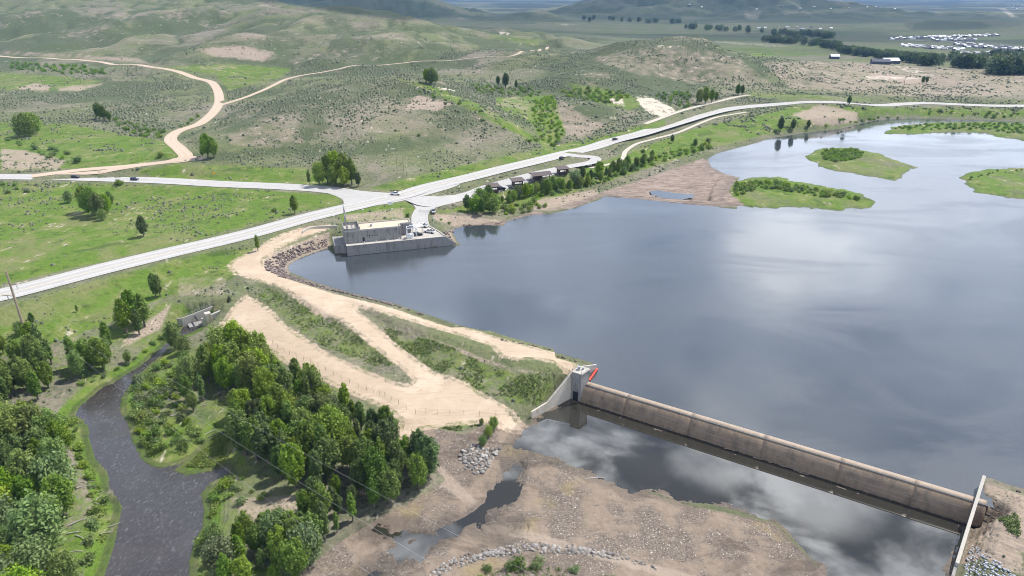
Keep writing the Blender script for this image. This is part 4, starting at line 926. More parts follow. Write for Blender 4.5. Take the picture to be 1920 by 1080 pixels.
# ------------------------------------------------------------------ power poles, cables, posts, fences, signs
def put_on(pxx, pyy):
    x, y, z = hit(pxx, pyy); return float(x[0]), float(y[0]), float(z[0])
bx, by, bz = put_on(49, 627)
root = thing('utility_pole', 'tall wooden power pole with two crossarms by the river meadow', 'power pole', (bx, by, bz), RAD(-12))
MB().tube((0, 0, -.5), (0, 0, 24), .46, .30, 12).build('pole', M_wood, root)
for z, x0, x1 in ((19.2, -2.6, 2.6), (14.6, -5.0, .3)):
    MB().box(x0, x1, -.11, .11, z, z + .24).build('crossarm', M_wood, root)
ARMS = [o for o in root.children if o.name.startswith('crossarm')]
INS = [(-2.5, 19.1), (2.5, 19.1), (-2.7, 14.5)]
for x, z in INS: MB().tube((x, 0, z), (x + .5, -.3, z - 1.1), .16, .16, 6).build('insulator', M_greyp, ARMS[0] if z > 17 else ARMS[1])
rootm = Matrix.Rotation(RAD(-12), 4, 'Z')
ends = [(770, 1130, 19), (930, 1130, 21), (1080, 1120, 21)]
for (x, z), (ex, ey, ez), lb in zip((INS[2], INS[0], INS[1]), ends, ('lowest', 'middle', 'upper')):
    p = rootm @ Vector((x + .5, -.3, z - 1.1)) + Vector((bx, by, bz)); tx, ty = atz(ex, ey, ez); q = Vector((float(tx), float(ty), ez)); m_ = MB(); prev = p
    for k in range(1, 25):
        t = k / 24; c = p.lerp(q, t) - Vector((0, 0, 4 * 2.2 * t * (1 - t))); m_.tube(prev, c, .013, .013, 4); prev = c
    tag(m_.build('power_cable', M_wire), lb + ' of three pale power cables running down from the tall pole over the river', 'cable', 'cables from the tall power pole')
proto = None
for i, (a, c, h) in enumerate([(745, 325, 10.5), (757, 325, 10.5), (883, 302, 11), (1078, 242, 11), (1164, 223, 12), (756, 30, 18), (789, 33, 18), (851, 45, 16), (879, 50, 15), (1693, 167, 13), (1659, 176, 12), (510, 6, 20), (1440, 135, 12), (1792, 170, 11)]):
    x, y, z = put_on(a, c)
    if proto is None:
        proto = thing('utility_pole', '', 'power pole', (x, y, z), .5, 'power poles on the sage hills')
        MB().tube((0, 0, -.5), (0, 0, 10.5), .17, .12, 6).build('pole', M_wood, proto); MB().box(-1.4, 1.4, -.08, .08, 9.6, 9.8).build('crossarm', M_wood, proto); o = proto
    else: o = copy_tree(proto)
    o.location = (x, y, z); s_ = h / 10.5; o.scale = (s_, s_, s_)
    o['label'] = ['thin wooden power pole above the highway verge, left one of a close pair', 'thin wooden power pole above the highway verge, right one of a close pair', 'lone thin power pole on grass below the first rounded hill', 'thin power pole on bare slope beside the green gully', 'thin power pole left of the white bluff', 'tall pole on the far ridge line, first from left of the row', 'tall pole on the far ridge line, second of the row', 'far ridge pole where the ridge dips, third of the row', 'far ridge pole, last of the row down the ridge', 'power pole on the tan terrace slope below the pale scar', 'shorter power pole left of the pale scar pole on the tan terrace', 'lone pole on the skyline of the big green ridge', 'power pole on the right flank of the middle hill', 'power pole on the right end of the tan terrace'][i]
proto = None
for i, (a, c) in enumerate([(898, 349), (927, 342.5), (952, 336.5), (976, 330), (1000.5, 324), (1023, 318.5), (1046, 311)]):
    x, y, z = put_on(a, c)
    if proto is None:
        proto = thing('marker_post', 'slim roadside marker post along the grass strip between highway and rest area', 'post', (x, y, z), 0, 'marker posts along the highway')
        MB().tube((0, 0, -.2), (0, 0, 2.6), .06, .06, 6).build('post', M_steel, proto); MB().box(-.3, .3, -.03, .03, 2.2, 2.9).build('reflector', M_greyp, proto); o = proto
    else: o = copy_tree(proto)
    o.location = (x, y, z)
proto = None
for a, c, lb in [(628, 425, 'thin white lamp post left of the powerhouse'), (682, 413, 'thin white lamp post behind the middle of the powerhouse roof'), (736, 411, 'thin white lamp post behind the right of the powerhouse roof'), (799, 419, 'grey lamp post beside the powerhouse yard entrance'), (814, 428, 'pale short post on the green bank right of the yard')]:
    x, y, z = put_on(a, c)
    if proto is None:
        proto = thing('lamp_post', lb, 'lamp post', (x, y, z), 0, 'lamp posts round the powerhouse')
        MB().tube((0, 0, -.3), (0, 0, 5.6), .09, .06, 6).build('pole', M_whitep, proto); MB().box(-.25, .55, -.14, .14, 5.5, 5.75, .05).build('lamp_head', M_whitep, proto); o = proto
    else: o = copy_tree(proto)
    o.location = (x, y, z); o['label'] = lb
x, y, z = put_on(402, 333)
root = thing('road_sign', 'small orange diamond sign on post beside the county road', 'road sign', (x, y, z)); MB().tube((0, 0, -.3), (0, 0, 2.2), .06).build('post', M_steel, root)
MB().add([(0, -.06, 1.9), (.9, -.06, 2.8), (0, -.06, 3.7), (-.9, -.06, 2.8), (0, -.0, 1.9), (.9, -.0, 2.8), (0, -.0, 3.7), (-.9, -.0, 2.8)], [(0, 1, 2, 3), (7, 6, 5, 4), (0, 4, 5, 1), (1, 5, 6, 2), (2, 6, 7, 3), (3, 7, 4, 0)]).build('sign_face', M_orange, root)
x, y, z = put_on(732, 387)
root = thing('information_board', 'white information board on two posts beside the junction grass', 'sign', (x, y, z), .5)
for s_ in (-.9, .9): MB().tube((s_, 0, -.3), (s_, 0, 2.4), .07).build('post', M_wood, root)
MB().box(-1.3, 1.3, -.1, .0, .9, 2.6, .03).build('board', M_whitep, root)
x, y, z = put_on(787, 398); x2, y2, z2 = put_on(808, 398.5)
root = thing('barrier_gate', 'long steel swing gate across the powerhouse access road', 'gate', (x, y, z)); d_ = Vector((x2 - x, y2 - y, z2 - z))
for q in ((0, 0, 0), tuple(d_)): MB().tube(q, Vector(q) + Vector((0, 0, 1.4)), .1).build('post', M_greyp, root)
MB().tube((0, 0, 1.1), d_ + Vector((0, 0, 1.1)), .07).tube((0, 0, .55), d_ + Vector((0, 0, .55)), .05).build('bar', M_greyp, root)
def fence(label, s, zoff=0, h=1.7, step=3.2):
    q = px(s); x, y, z = hit(q[:, 0], q[:, 1]); L = smooth_line(np.stack([x, y], 1), step); zz = height(L[:, 0], L[:, 1])
    root = thing('fence', label, 'fence', (float(L[0, 0]), float(L[0, 1]), float(zz[0]))); o0 = Vector(root.location); w_ = MB(); post = None
    P_ = [Vector((a, c, e)) - o0 for a, c, e in zip(L[:, 0], L[:, 1], zz)]
    pm = MB().tube((0, 0, -.2), (0, 0, h), .05, .05, 5).mesh('fence_post'); pm.materials.append(M_fence)
    for i, p in enumerate(P_):
        if i < 98: link('post', pm, None, root, p)
        if i:
            for zq in (.3, .75, 1.2, h - .05): w_.tube(P_[i - 1] + Vector((0, 0, zq)), p + Vector((0, 0, zq)), .014, .014, 4)
    w_.build('wire', M_fence, root)
M_fence = simple('rusty_steel', (0.20, 0.15, 0.125), .7, .3)
fence('wire fence along the lower edge of the sandy yard above the grove', '512,646 533,660 583,681 640,711 700,738 722,744 762,768')
fence('wire fence from the sandy gap to the weir wing wall', '779,776 820,777 870,778 930,779 985,781')
fence('wire fence between highway and the dam meadow', '150,548 233,521 290,508 333,496 400,481 450,468 490,460 520,455 560,433 590,423 628,418', 0, 1.5, 4)

# ------------------------------------------------------------------ vehicles
def wheel_set(root, xs, w, r=.36):
    for x in xs:
        for s_ in (-1, 1):
            MB().tube((x, s_ * (w - .22), r), (x, s_ * (w + .02), r), r, r, 14).build('wheel', M_tyre, root)
def glass_house(root, x0, x1, t0, t1, z0, z1, w, paint):
    g = MB(); wt = w - .17
    vs = [(x0, -w, z0), (x1, -w, z0), (x1, w, z0), (x0, w, z0), (t0, -wt, z1), (t1, -wt, z1), (t1, wt, z1), (t0, wt, z1)]
    g.add(vs, [(3, 2, 1, 0), (4, 5, 6, 7), (0, 1, 5, 4), (1, 2, 6, 5), (2, 3, 7, 6), (3, 0, 4, 7)]).build('windows', M_glass, root)
    MB().box(t0 - .04, t1 + .06, -wt - .03, wt + .03, z1, z1 + .09, .12).build('roof', paint, root)
def suv(label, paint, x, y, z, rz, cat='car', group=None):
    root = thing('parked_car' if group else 'car', label, cat, (x, y, z), rz, group)
    bd = MB().side([(-2.3, .35), (2.25, .35), (2.38, .55), (2.34, .86), (2.15, 1.0), (1.05, 1.12), (-2.28, 1.12), (-2.38, .8)], -.93, .93); o = bd.build('body', paint, root)
    bv = o.modifiers.new('b', 'BEVEL'); bv.width = .06; bv.segments = 2
    glass_house(root, -2.25, 1.0, -2.0, .25, 1.12, 1.66, .86, paint); wheel_set(root, (-1.42, 1.45), .93)
    for s_ in (-.62, .62): MB().box(2.3, 2.4, s_ - .2, s_ + .2, .68, .84, .03).build('headlight', M_whitep, root)
    return root
def pickup(label, paint, x, y, z, rz, rack=False, flat=False):
    root = thing('pickup_truck', label, 'pickup truck', (x, y, z), rz)
    bd = MB().side([(-2.9, .5), (2.75, .5), (2.9, .7), (2.85, 1.0), (2.6, 1.14), (1.35, 1.24), (-2.9, 1.24)], -.98, .98); o = bd.build('body', paint, root)
    bv = o.modifiers.new('b', 'BEVEL'); bv.width = .06; bv.segments = 2
    glass_house(root, -.75, 1.35, -.6, .65, 1.24, 1.82, .9, paint); MB().box(-2.78, -.86, -.82, .82, 1.2, 1.26, .05).build('truck_bed', M_blackp, root)
    wheel_set(root, (-1.85, 1.85), .98, .41)
    if rack:
        m_ = MB()
        for xx in (-2.7, -.9, .8):
            for s_ in (-.8, .8): m_.tube((xx, s_, 1.24), (xx, s_, 2.35), .06)
            m_.tube((xx, -.8, 2.35), (xx, .8, 2.35), .06)
        for s_ in (-.8, .8, 0): m_.tube((-2.8, s_, 2.4), (2.2, s_, 2.4), .07)
        m_.build('roof_rack', M_blackp, root)
    return root
def roadz(key, x, y):
    d, z = linedist(RL[key][0], np.array([x]), np.array([y]), 40); return float(z[0]) + .09
def heading(key, x, y):
    L = RL[key][0]; i = int(np.argmin((L[:, 0] - x) ** 2 + (L[:, 1] - y) ** 2)); i = min(max(i, 1), len(L) - 2); d = L[i + 1] - L[i - 1]; return math.atan2(d[1], d[0])
x, y, _ = put_on(142, 333.5); suv('black car driving on the county road at the dirt road mouth', M_blackp, x, y, roadz('county', x, y), heading('county', x, y))
x, y, _ = put_on(253, 338.5); suv('dark blue car driving on the county road ahead of the black one', M_navyp, x, y, roadz('county', x, y), heading('county', x, y))
x, y, _ = put_on(742, 366); pickup('white pickup with black roof rack crossing the highway junction', M_whitep, x, y, roadz('highway', x, y) + .06, heading('county', x, y), True)
x, y, z = put_on(813, 399); pickup('grey pickup parked facing the camera beside the barrier gate', M_greyp, x, y, z + .25, RAD(-80))
x, y, z = put_on(1053.5, 299.5); suv('small dark car on the highway above the rest area loop', M_blackp, x, y, roadz('highway', x, y), heading('highway', x, y))
x, y, z = put_on(1153, 263); suv('dark car farthest along the straight highway', M_blackp, x, y, roadz('highway', x, y), heading('highway', x, y))
x, y, z = put_on(941, 356.5); suv('black car parked beside the nearest brown picnic shelter', M_blackp, x, y, z + .38, RAD(20), 'car')
x, y, z = put_on(1103, 312); suv('white car with dark windows at the loop end of the rest area', M_whitep, x, y, z + .35, RAD(10), 'car')
for (a, c, lb, rz, kind) in ((793, 425, 'white pickup at the back of the powerhouse yard', 150, 1), (805.5, 436, 'white pickup nearest the right edge of the powerhouse yard', 155, 1), (783, 441.5, 'black car parked under the white canopy in the powerhouse yard', 20, 0)):
    x, y = atz(a, c, 4.72)
    (pickup if kind else suv)(lb, M_whitep if kind else M_blackp, float(x), float(y), 4.715, RAD(rz))

# ------------------------------------------------------------------ picnic shelters of the rest area
def shelter(a, c, label, w=5.6, d=4.2, h=3.6):
    x, y, z = put_on(a, c); root = thing('picnic_shelter', label, 'picnic shelter', (x, y, z + .25), RAD(22))
    wl_ = MB().box(-w / 2, w / 2, -d / 2, -d / 2 + .25, -.4, 1.5).box(-w / 2, w / 2, -d / 2, -d / 2 + .25, 2.45, h - .55).box(-w / 2, -w / 2 + .35, -d / 2, d / 2, -.4, h - .5).box(w / 2 - .35, w / 2, -d / 2, -d / 2 + 1.6, -.4, h - .5)
    wl_.build('wall', M_brown, root)
    MB().box(w / 2 - .3, w / 2, d / 2 - .3, d / 2, -.4, h).build('post', M_brown, root)
    MB().add([(-w / 2 - 1.2, -d / 2 - .9, h - .5), (w / 2 + 1.2, -d / 2 - .9, h - .5), (w / 2 + 1.2, d / 2 + .9, h + .25), (-w / 2 - 1.2, d / 2 + .9, h + .25),
              (-w / 2 - 1.2, -d / 2 - .9, h - .22), (w / 2 + 1.2, -d / 2 - .9, h - .22), (w / 2 + 1.2, d / 2 + .9, h + .53), (-w / 2 - 1.2, d / 2 + .9, h + .53)],
             [(3, 2, 1, 0), (4, 5, 6, 7), (0, 1, 5, 4), (1, 2, 6, 5), (2, 3, 7, 6), (3, 0, 4, 7)]).build('roof', M_roofb, root)
    MB().box(-1.1, 1.1, -.4, .4, .68, .76).box(-.9, -.75, -.35, .35, -.3, .68).box(.75, .9, -.35, .35, -.3, .68).build('picnic_table', M_brown, root)
shelter(924, 359.5, 'brown picnic shelter nearest the junction end of the rest area')
shelter(970, 348.5, 'brown picnic shelter standing alone, second from the junction')
shelter(1054, 325.8, 'brown picnic shelter alone on pavement near the loop end')
x, y, z = put_on(1013, 337)
root = thing('picnic_pavilion', 'largest dark roofed pavilion in the middle of the rest area', 'pavilion', (x, y, z + .25), RAD(22))
for q in ((-5, -2.6), (5, -2.6), (-5, 2.6), (5, 2.6), (0, -2.6), (0, 2.6)): MB().box(q[0] - .2, q[0] + .2, q[1] - .2, q[1] + .2, -.4, 3.0).build('post', M_brown, root)
MB().box(-4.6, .5, -1.2, 1.6, -.4, 2.8).build('wall', M_brown, root)
MB().side([(-3.6, 3.0), (0, 4.5), (3.6, 3.0), (3.6, 3.22), (0, 4.75), (-3.6, 3.22)], -6.4, 6.4).build('roof', M_roofb, root, None, RAD(90))

# ------------------------------------------------------------------ far houses and barns
def house_mesh(name, w, d, h, rh, wall, roof):
    V = [(-w / 2, -d / 2, -1), (w / 2, -d / 2, -1), (w / 2, d / 2, -1), (-w / 2, d / 2, -1), (-w / 2, -d / 2, h), (w / 2, -d / 2, h), (w / 2, d / 2, h), (-w / 2, d / 2, h), (-w / 2, 0, h + rh), (w / 2, 0, h + rh)]
    e = .5; V += [(-w / 2 - e, -d / 2 - e, h - .2), (w / 2 + e, -d / 2 - e, h - .2), (w / 2 + e, 0, h + rh + .2), (-w / 2 - e, 0, h + rh + .2), (w / 2 + e, d / 2 + e, h - .2), (-w / 2 - e, d / 2 + e, h - .2)]
    Fc = [(0, 1, 5, 4), (1, 2, 6, 9, 5), (2, 3, 7, 6), (3, 0, 4, 8, 7), (10, 11, 12, 13), (13, 12, 14, 15)]
    me = bpy.data.meshes.new(name); me.from_pydata(V, [], Fc); me.materials.append(wall); me.materials.append(roof)
    for i, p in enumerate(me.polygons): p.material_index = 1 if i > 3 else 0
    return me
M_wallsA = [simple('house_wall_%s' % n_, c) for n_, c in (('white', (.6, .6, .58)), ('tan', (.38, .32, .25)), ('grey', (.22, .23, .25)), ('dark', (.08, .08, .10)))]
M_roofsA = [simple('house_roof_%s' % n_, c) for n_, c in (('pale', (.72, .72, .74)), ('grey', (.32, .33, .36)), ('dark', (.07, .075, .10)))]
HM = [house_mesh('house', w, d, h, r_, a, c) for w, d, h, r_, a, c in ((13, 9, 4, 3, M_wallsA[0], M_roofsA[0]), (12, 9, 5.5, 2.6, M_wallsA[1], M_roofsA[1]), (15, 10, 4, 3, M_wallsA[2], M_roofsA[2]), (11, 8, 6, 3, M_wallsA[3], M_roofsA[0]), (20, 11, 5, 2.5, M_wallsA[0], M_roofsA[1]))]
HN = ['white house with pale roof', 'tan house with grey roof', 'grey house with dark roof', 'dark walled house with pale roof', 'long white building with grey roof']
def town(n_, x0, x1, yf, spread, where, grp, ws):
    for k in range(n_):
        a = x0 + (x1 - x0) * (k + rnd.uniform(0, .9)) / n_; c = yf(a) + rnd.uniform(-spread, spread); x, y, z = put_on(a, c); i = rnd.choices(range(5), ws)[0]
        o = link('house', HM[i], None, None, (x, y, z), rnd.uniform(-.5, .5)); o.scale = (.58, .58, .5); tag(o, HN[i] + where, 'house', grp)
town(58, 1750, 1872, lambda a: 69.5 - (a - 1750) * .018, 1.2, ' in the far upper row of the valley town', 'houses of the upper town row', (3, 1, 4, 3, .1))
town(26, 1668, 1760, lambda a: 73 - (a - 1668) * .02, 2.0, ' at the left end of the far valley town', 'houses at the left of the town', (1, 1, 3, 3, .5))
town(30, 1748, 1830, lambda a: 75.5, 2, ' just below the upper row of the far town', 'dark houses below the upper row', (1, 1, 5, 1, .5))
town(45, 1690, 1805, lambda a: 86.5 + (a - 1690) * .06, 2.2, ' beside the pale gravel lot below the far town', 'houses by the gravel lot', (4, 3, 3, 2, .5))
town(70, 1790, 1925, lambda a: 83 + (a - 1790) * .09, 4.0, ' in the dense right part of the far valley town', 'houses of the right town', (2, 3, 6, 2, .3))
town(24, 1800, 1865, lambda a: 101, 2.6, ' among trees below the right part of the far town', 'houses among trees below the town', (4, 2, 2, 1, 1))
town(14, 1280, 1700, lambda a: 12 + (a - 1280) * .012, 5, ' scattered on the far mesa slopes', 'houses on the far slopes', (4, 1, 1, 1, 1))
town(16, 1880, 1925, lambda a: 12, 6, ' scattered on the hillside above the far town', 'houses on the hillside above town', (3, 1, 1, 1, 1))
town(10, 1420, 1560, lambda a: 53, 2.0, ' in the far ranch fields below the mesa', 'ranch houses in the far fields', (3, 1, 1, 1, 2))
for a, c, w, d, h, rh, lb in ((1668, 119.5, 26, 14, 5, 4, 'pale roofed barn at the right end of the ranch on the terrace edge'), (1650, 120, 24, 13, 3.6, 3, 'low dark barn left of the pale roofed barn on the terrace'), (1564, 110, 15, 10, 4, 3.6, 'pale roofed house among bushes on the terrace edge')):
    x, y, z = put_on(a, c); r_ = thing('barn', lb, 'barn', (x, y, z), RAD(rnd.uniform(-15, 15)))
    MB().side([(-d / 2, -1), (d / 2, -1), (d / 2, h), (0, h + rh), (-d / 2, h)], -w / 2, w / 2).build('wall', M_wallsA[3], r_, None, RAD(90))
    MB().side([(-d / 2 - .5, h - .1), (0, h + rh + .1), (d / 2 + .5, h - .1), (d / 2 + .5, h + .2), (0, h + rh + .45), (-d / 2 - .5, h + .2)], -w / 2 - .5, w / 2 + .5).build('roof', M_roofsA[2] if 'low' in lb else M_roofsA[0], r_, None, RAD(90))

# ------------------------------------------------------------------ foliage
def leaf_material(name, lo, hi, trans=.33):
    m, b = mat(name)
    t = b.attr('tint'); oi = b.new('ShaderNodeObjectInfo').outputs['Random']
    c = b.mix(t, lo, hi)
    hs = b.new('ShaderNodeHueSaturation'); b.put(hs.inputs['Hue'], b.math('ADD', .482, b.math('MULTIPLY', oi, .034)))
    b.put(hs.inputs['Saturation'], b.math('ADD', .82, b.math('MULTIPLY', b.math('FRACT', b.math('MULTIPLY', oi, 7.3)), .3))); b.put(hs.inputs['Value'], b.math('ADD', .78, b.math('MULTIPLY', b.math('FRACT', b.math('MULTIPLY', oi, 3.7)), .45))); b.put(hs.inputs['Color'], c)
    p = b.pbr(hs.outputs[0], .6, .25)
    tr = b.new('ShaderNodeBsdfTranslucent'); b.put(tr.inputs['Color'], hs.outputs[0])
    mx = b.new('ShaderNodeMixShader'); mx.inputs[0].default_value = trans
    b.t.links.new(p, mx.inputs[1]); b.t.links.new(tr.outputs[0], mx.inputs[2]); b.out(mx.outputs[0]); return m
LEAF = {'bright': leaf_material('cottonwood_leaves', (0.135, 0.215, 0.028), (0.28, 0.37, 0.055)),
        'mid': leaf_material('poplar_leaves', (0.108, 0.178, 0.028), (0.225, 0.315, 0.055)),
        'dark': leaf_material('dark_poplar_leaves', (0.068, 0.118, 0.026), (0.155, 0.23, 0.048)),
        'pale': leaf_material('pale_willow_leaves', (0.12, 0.18, 0.06), (0.23, 0.30, 0.105)),
        'willow': leaf_material('willow_leaves', (0.10, 0.16, 0.038), (0.21, 0.29, 0.075)),
        'far': leaf_material('far_tree_leaves', (0.055, 0.09, 0.036), (0.13, 0.175, 0.062)),
        'conifer': leaf_material('conifer_needles', (0.010, 0.02, 0.012), (0.025, 0.042, 0.022), .05),
        'sage': leaf_material('sage_leaves', (0.085, 0.102, 0.06), (0.165, 0.182, 0.118), .1)}
M_bark = simple('grey_bark', (0.16, 0.135, 0.11), .95, .1, 3, .2)
M_deadw = simple('silver_dead_wood', (0.33, 0.31, 0.29), .9, .1, 4, .15)

def leaves(centers, rad, n, size, seed, up=.25):
    """leaf-sized quads spread through clumps; centers (k,3), rad (k,3), n leaves each"""
    g = np.random.default_rng(seed); k = len(centers); C_ = np.repeat(centers, n, 0); R_ = np.repeat(rad, n, 0); N = len(C_)
    d = g.normal(size=(N, 3)); d /= np.linalg.norm(d, axis=1)[:, None]
    rr = g.uniform(.25, 1.0, N) ** .55 * np.where(g.uniform(0, 1, N) < .14, g.uniform(1.0, 1.4, N), 1)
    P_ = C_ + d * R_ * rr[:, None]
    nn = d / np.maximum(R_, .05); nn /= np.linalg.norm(nn, axis=1)[:, None]
    nn = nn + g.normal(size=(N, 3)) * .75 + np.array([0, 0, up]); nn /= np.linalg.norm(nn, axis=1)[:, None]
    a = np.cross(nn, g.normal(size=(N, 3))); a /= np.linalg.norm(a, axis=1)[:, None] + 1e-9; b_ = np.cross(nn, a)
    s_ = (size * g.uniform(.4, 1.25, N))[:, None]
    V = np.stack([P_ - a * s_, P_ - b_ * s_ * .62, P_ + a * s_, P_ + b_ * s_ * .62], 1).reshape(-1, 3)
    Fq = np.arange(N * 4).reshape(N, 4)
    cl = np.repeat(g.uniform(-.28, .28, k), n)
    t = np.clip(.45 + cl + g.uniform(-.3, .3, N), 0, 1)
    return V, Fq, t
def tree_parts(seed, h, w, kind='oval', nl=2600, lsize=.34):
    g = np.random.default_rng(seed); base = .14 * h
    cs, rs = [], []
    n_ = 21
    for i in range(n_):
        t = (i + .5) / n_; zc = base + (h - base) * (.10 + .82 * t)
        prof_ = {'oval': math.sin(math.pi * (t * .80 + .13)) ** .8, 'cone': (1 - t) ** .75 * .95 + .08, 'round': math.sin(math.pi * (t * .74 + .2)) ** .6, 'column': .62 * math.sin(math.pi * (t * .8 + .14)) ** .45}[kind]
        R_ = w * .5 * prof_
        m_ = 1 if t > .93 else (2 if t > .75 else 3)
        a0 = g.uniform(0, 6.28)
        for q in range(m_):
            a_ = a0 + q * 6.28 / m_ + g.uniform(-.5, .5); ro = R_ * g.uniform(.35, .88) * (m_ > 1)
            cs.append((math.cos(a_) * ro, math.sin(a_) * ro, zc + g.uniform(-.5, .5) * h / n_)); rr = max(R_ * g.uniform(.26, .52), w * .07)
            rs.append((rr, rr, rr * g.uniform(1.2, 2.1)))
    cs, rs = np.array(cs), np.array(rs)
    V, Fq, t = leaves(cs, rs, max(8, nl // len(cs)), lsize, seed + 1)
    m_ = MB(); m_.tube((0, 0, -.6), (0, 0, h * .30), .030 * h, .020 * h, 7); lean = g.uniform(-.04, .04, 2) * h
    top = (lean[0], lean[1], h * .82); m_.tube((0, 0, h * .29), top, .020 * h, .005 * h, 6)
    for j in g.choice(len(cs), 8, replace=False):
        c = cs[j]; f_ = min(.75, max(.2, c[2] / h - .18)); m_.tube((lean[0] * f_, lean[1] * f_, h * f_), tuple(c), .010 * h, .003 * h, 5)
    return (V, Fq, t), m_
def crown_mesh(name, dat, leafm):
    V, Fq, t = dat; me = npmesh(name, V, Fq, False, {'tint': ('FACE', t)}); me.materials.append(leafm); return me
TREES = {}
def tree_kind(key, leaf, shape, n_, h, w, nl, ls):
    out = []
    for i in range(n_):
        dat, tr = tree_parts(sum(map(ord, key)) * 7 + i * 13, h, w * (0.9 + .1 * i), shape, nl, ls); tm = tr.mesh('trunk'); tm.materials.append(M_bark)
        out.append((crown_mesh('crown', dat, LEAF[leaf]), tm, h))
    TREES[key] = out
tree_kind('bright', 'bright', 'oval', 4, 12, 6.0, 5200, .29)
tree_kind('mid', 'mid', 'oval', 4, 12, 5.4, 5200, .28)
tree_kind('dark', 'dark', 'oval', 3, 12, 5.4, 5000, .28)
tree_kind('narrow', 'mid', 'column', 3, 12, 5.2, 3800, .28)
tree_kind('pale', 'pale', 'round', 3, 9, 7.0, 2600, .32)
tree_kind('round', 'mid', 'round', 2, 14, 13, 3600, .5)
tree_kind('brightround', 'bright', 'round', 3, 11, 7.4, 5200, .29)
def dead_mesh(seed, h):
    g = np.random.default_rng(seed); m_ = MB(); m_.tube((0, 0, -.5), (.3, 0, h * .6), .17, .09, 6)
    for i in range(26):
        f_ = g.uniform(.18, .6); a_ = g.uniform(0, 6.28); ln = h * g.uniform(.2, .45); p = Vector((.3 * f_ / .6, 0, h * f_)); q = p + Vector((math.cos(a_) * ln * .55, math.sin(a_) * ln * .55, ln * .8)); m_.tube(p, q, .07, .02, 4)
        for _ in range(4):
            u = p.lerp(q, g.uniform(.4, .95)); m_.tube(u, u + Vector(g.normal(size=3) * .5) + Vector((0, 0, .9)), .03, .012, 3)
    me = m_.mesh('trunk'); me.materials.append(M_deadw); return me
DEAD = [dead_mesh(5, 10), dead_mesh(9, 9)]
CAT = {'bright': 'tree', 'mid': 'tree', 'dark': 'tree', 'narrow': 'tree', 'pale': 'tree', 'round': 'tree', 'brightround': 'tree'}
def plant(kind, x, y, z, h, label, group=None, wf=1.0):
    if kind == 'dead':
        o = link('dead_tree', None, None, None, (x, y, z), rnd.uniform(0, 6.28)); link('trunk', rnd.choice(DEAD), None, o); k = h / 10
    else:
        cm, tm, h0 = rnd.choice(TREES[kind]); k = h / h0
        o = link({'pale': 'willow_tree', 'narrow': 'slim_cottonwood_tree'}.get(kind, 'cottonwood_tree'), None, None, None, (x, y, z - .1), rnd.uniform(0, 6.28)); link('crown', cm, None, o); link('trunk', tm, None, o)  # the narrow kind are cottonwoods of slim build
    o.scale = (k * wf, k * wf, k); return tag(o, label, 'tree', group)
def scatter(poly, dmin, seed=0, over=1):
    """points with at least dmin metres between them, inside a region traced in the photograph"""
    q = px(poly) if isinstance(poly, str) else poly; x, y, z = hit(q[:, 0], q[:, 1]); W_ = np.stack([x, y], 1); g = np.random.default_rng(seed); A_ = 0
    lo, hi = W_.min(0), W_.max(0); n_ = min(int((hi - lo).prod() / dmin ** 2 * 6 * over) + 30, 60000)
    c = g.uniform(lo, hi, (n_, 2)); c = c[sdf(W_, c[:, 0], c[:, 1], 200) < 0]; keep = []
    for p in c:
        if all((p[0] - k[0]) ** 2 + (p[1] - k[1]) ** 2 > dmin * dmin for k in keep): keep.append(p)
    keep = np.array(keep).reshape(-1, 2); return keep, (height(keep[:, 0], keep[:, 1]) if len(keep) else np.zeros(0))
KN = {'bright': 'bright green cottonwood', 'mid': 'mid green cottonwood', 'dark': 'dark pointed cottonwood', 'narrow': 'slim upright cottonwood', 'pale': 'pale grey green willow tree', 'dead': 'bare silver dead tree', 'brightround': 'broad bright cottonwood', 'round': 'broad crowned cottonwood'}
def grove(poly, dmin, kinds, wts, h0, h1, where, grp, seed, avoid=None):
    c, z = scatter(poly, dmin, seed)
    dr_ = sdf(RIVER, c[:, 0], c[:, 1], 40) if len(c) else []
    ds_ = np.minimum.reduce([sdf(q, c[:, 0], c[:, 1], 40) for q in SANDP]) if len(c) else []
    for p, zz, d_, e_ in zip(c, z, dr_, ds_):
        if d_ < 1.2 or e_ < 1.0: continue
        k = rnd.choices(kinds, wts)[0]; f_ = rnd.choice((.78, .95, 1.1, 1.2)); plant(k, p[0], p[1], zz, rnd.uniform(h0, h1) * f_, ('small ' if f_ < .9 else 'tall ' if f_ > 1.05 else 'middling ') + KN[k] + ' ' + where, grp, rnd.uniform(.82, 1.08))
grove('385,690 410,655 470,668 505,690 500,740 450,745 410,735 385,720', 3.6, ('bright', 'mid', 'brightround'), (5, 2, 2), 11, 14.5, 'at the upper end of the grove between river and sandy yard', 'trees at the upper end of the river grove', 1)
grove('500,690 545,720 600,750 660,785 640,830 560,800 500,760', 3.6, ('mid', 'bright', 'pale', 'dead', 'narrow'), (4, 2, 2, 1.6, 2), 10, 13.5, 'in the middle of the grove below the wire fence', 'trees in the middle of the river grove', 2)
grove('440,760 500,760 560,800 640,830 640,900 590,940 540,920 500,885 450,860 430,810', 3.6, ('mid', 'dark', 'bright', 'brightround', 'narrow'), (4, 2, 2, 1, 2), 10, 14, 'in the dense part of the grove beside the side channel', 'trees in the dense part of the river grove', 3)
grove('650,785 720,800 770,835 815,880 828,905 790,925 740,945 690,975 650,940 640,880 640,830', 3.5, ('dark', 'mid', 'narrow'), (5, 3, 2), 9, 13, 'at the dark end of the grove next to the cobble bar', 'trees at the dark end of the river grove', 4)
grove('590,930 640,900 690,975 650,1010 600,1050 560,1070 540,1010', 3.3, ('mid', 'dark', 'narrow'), (3, 2, 3), 7, 11, 'on the low bank above the cobble stream', 'trees on the low bank by the cobble stream', 5)
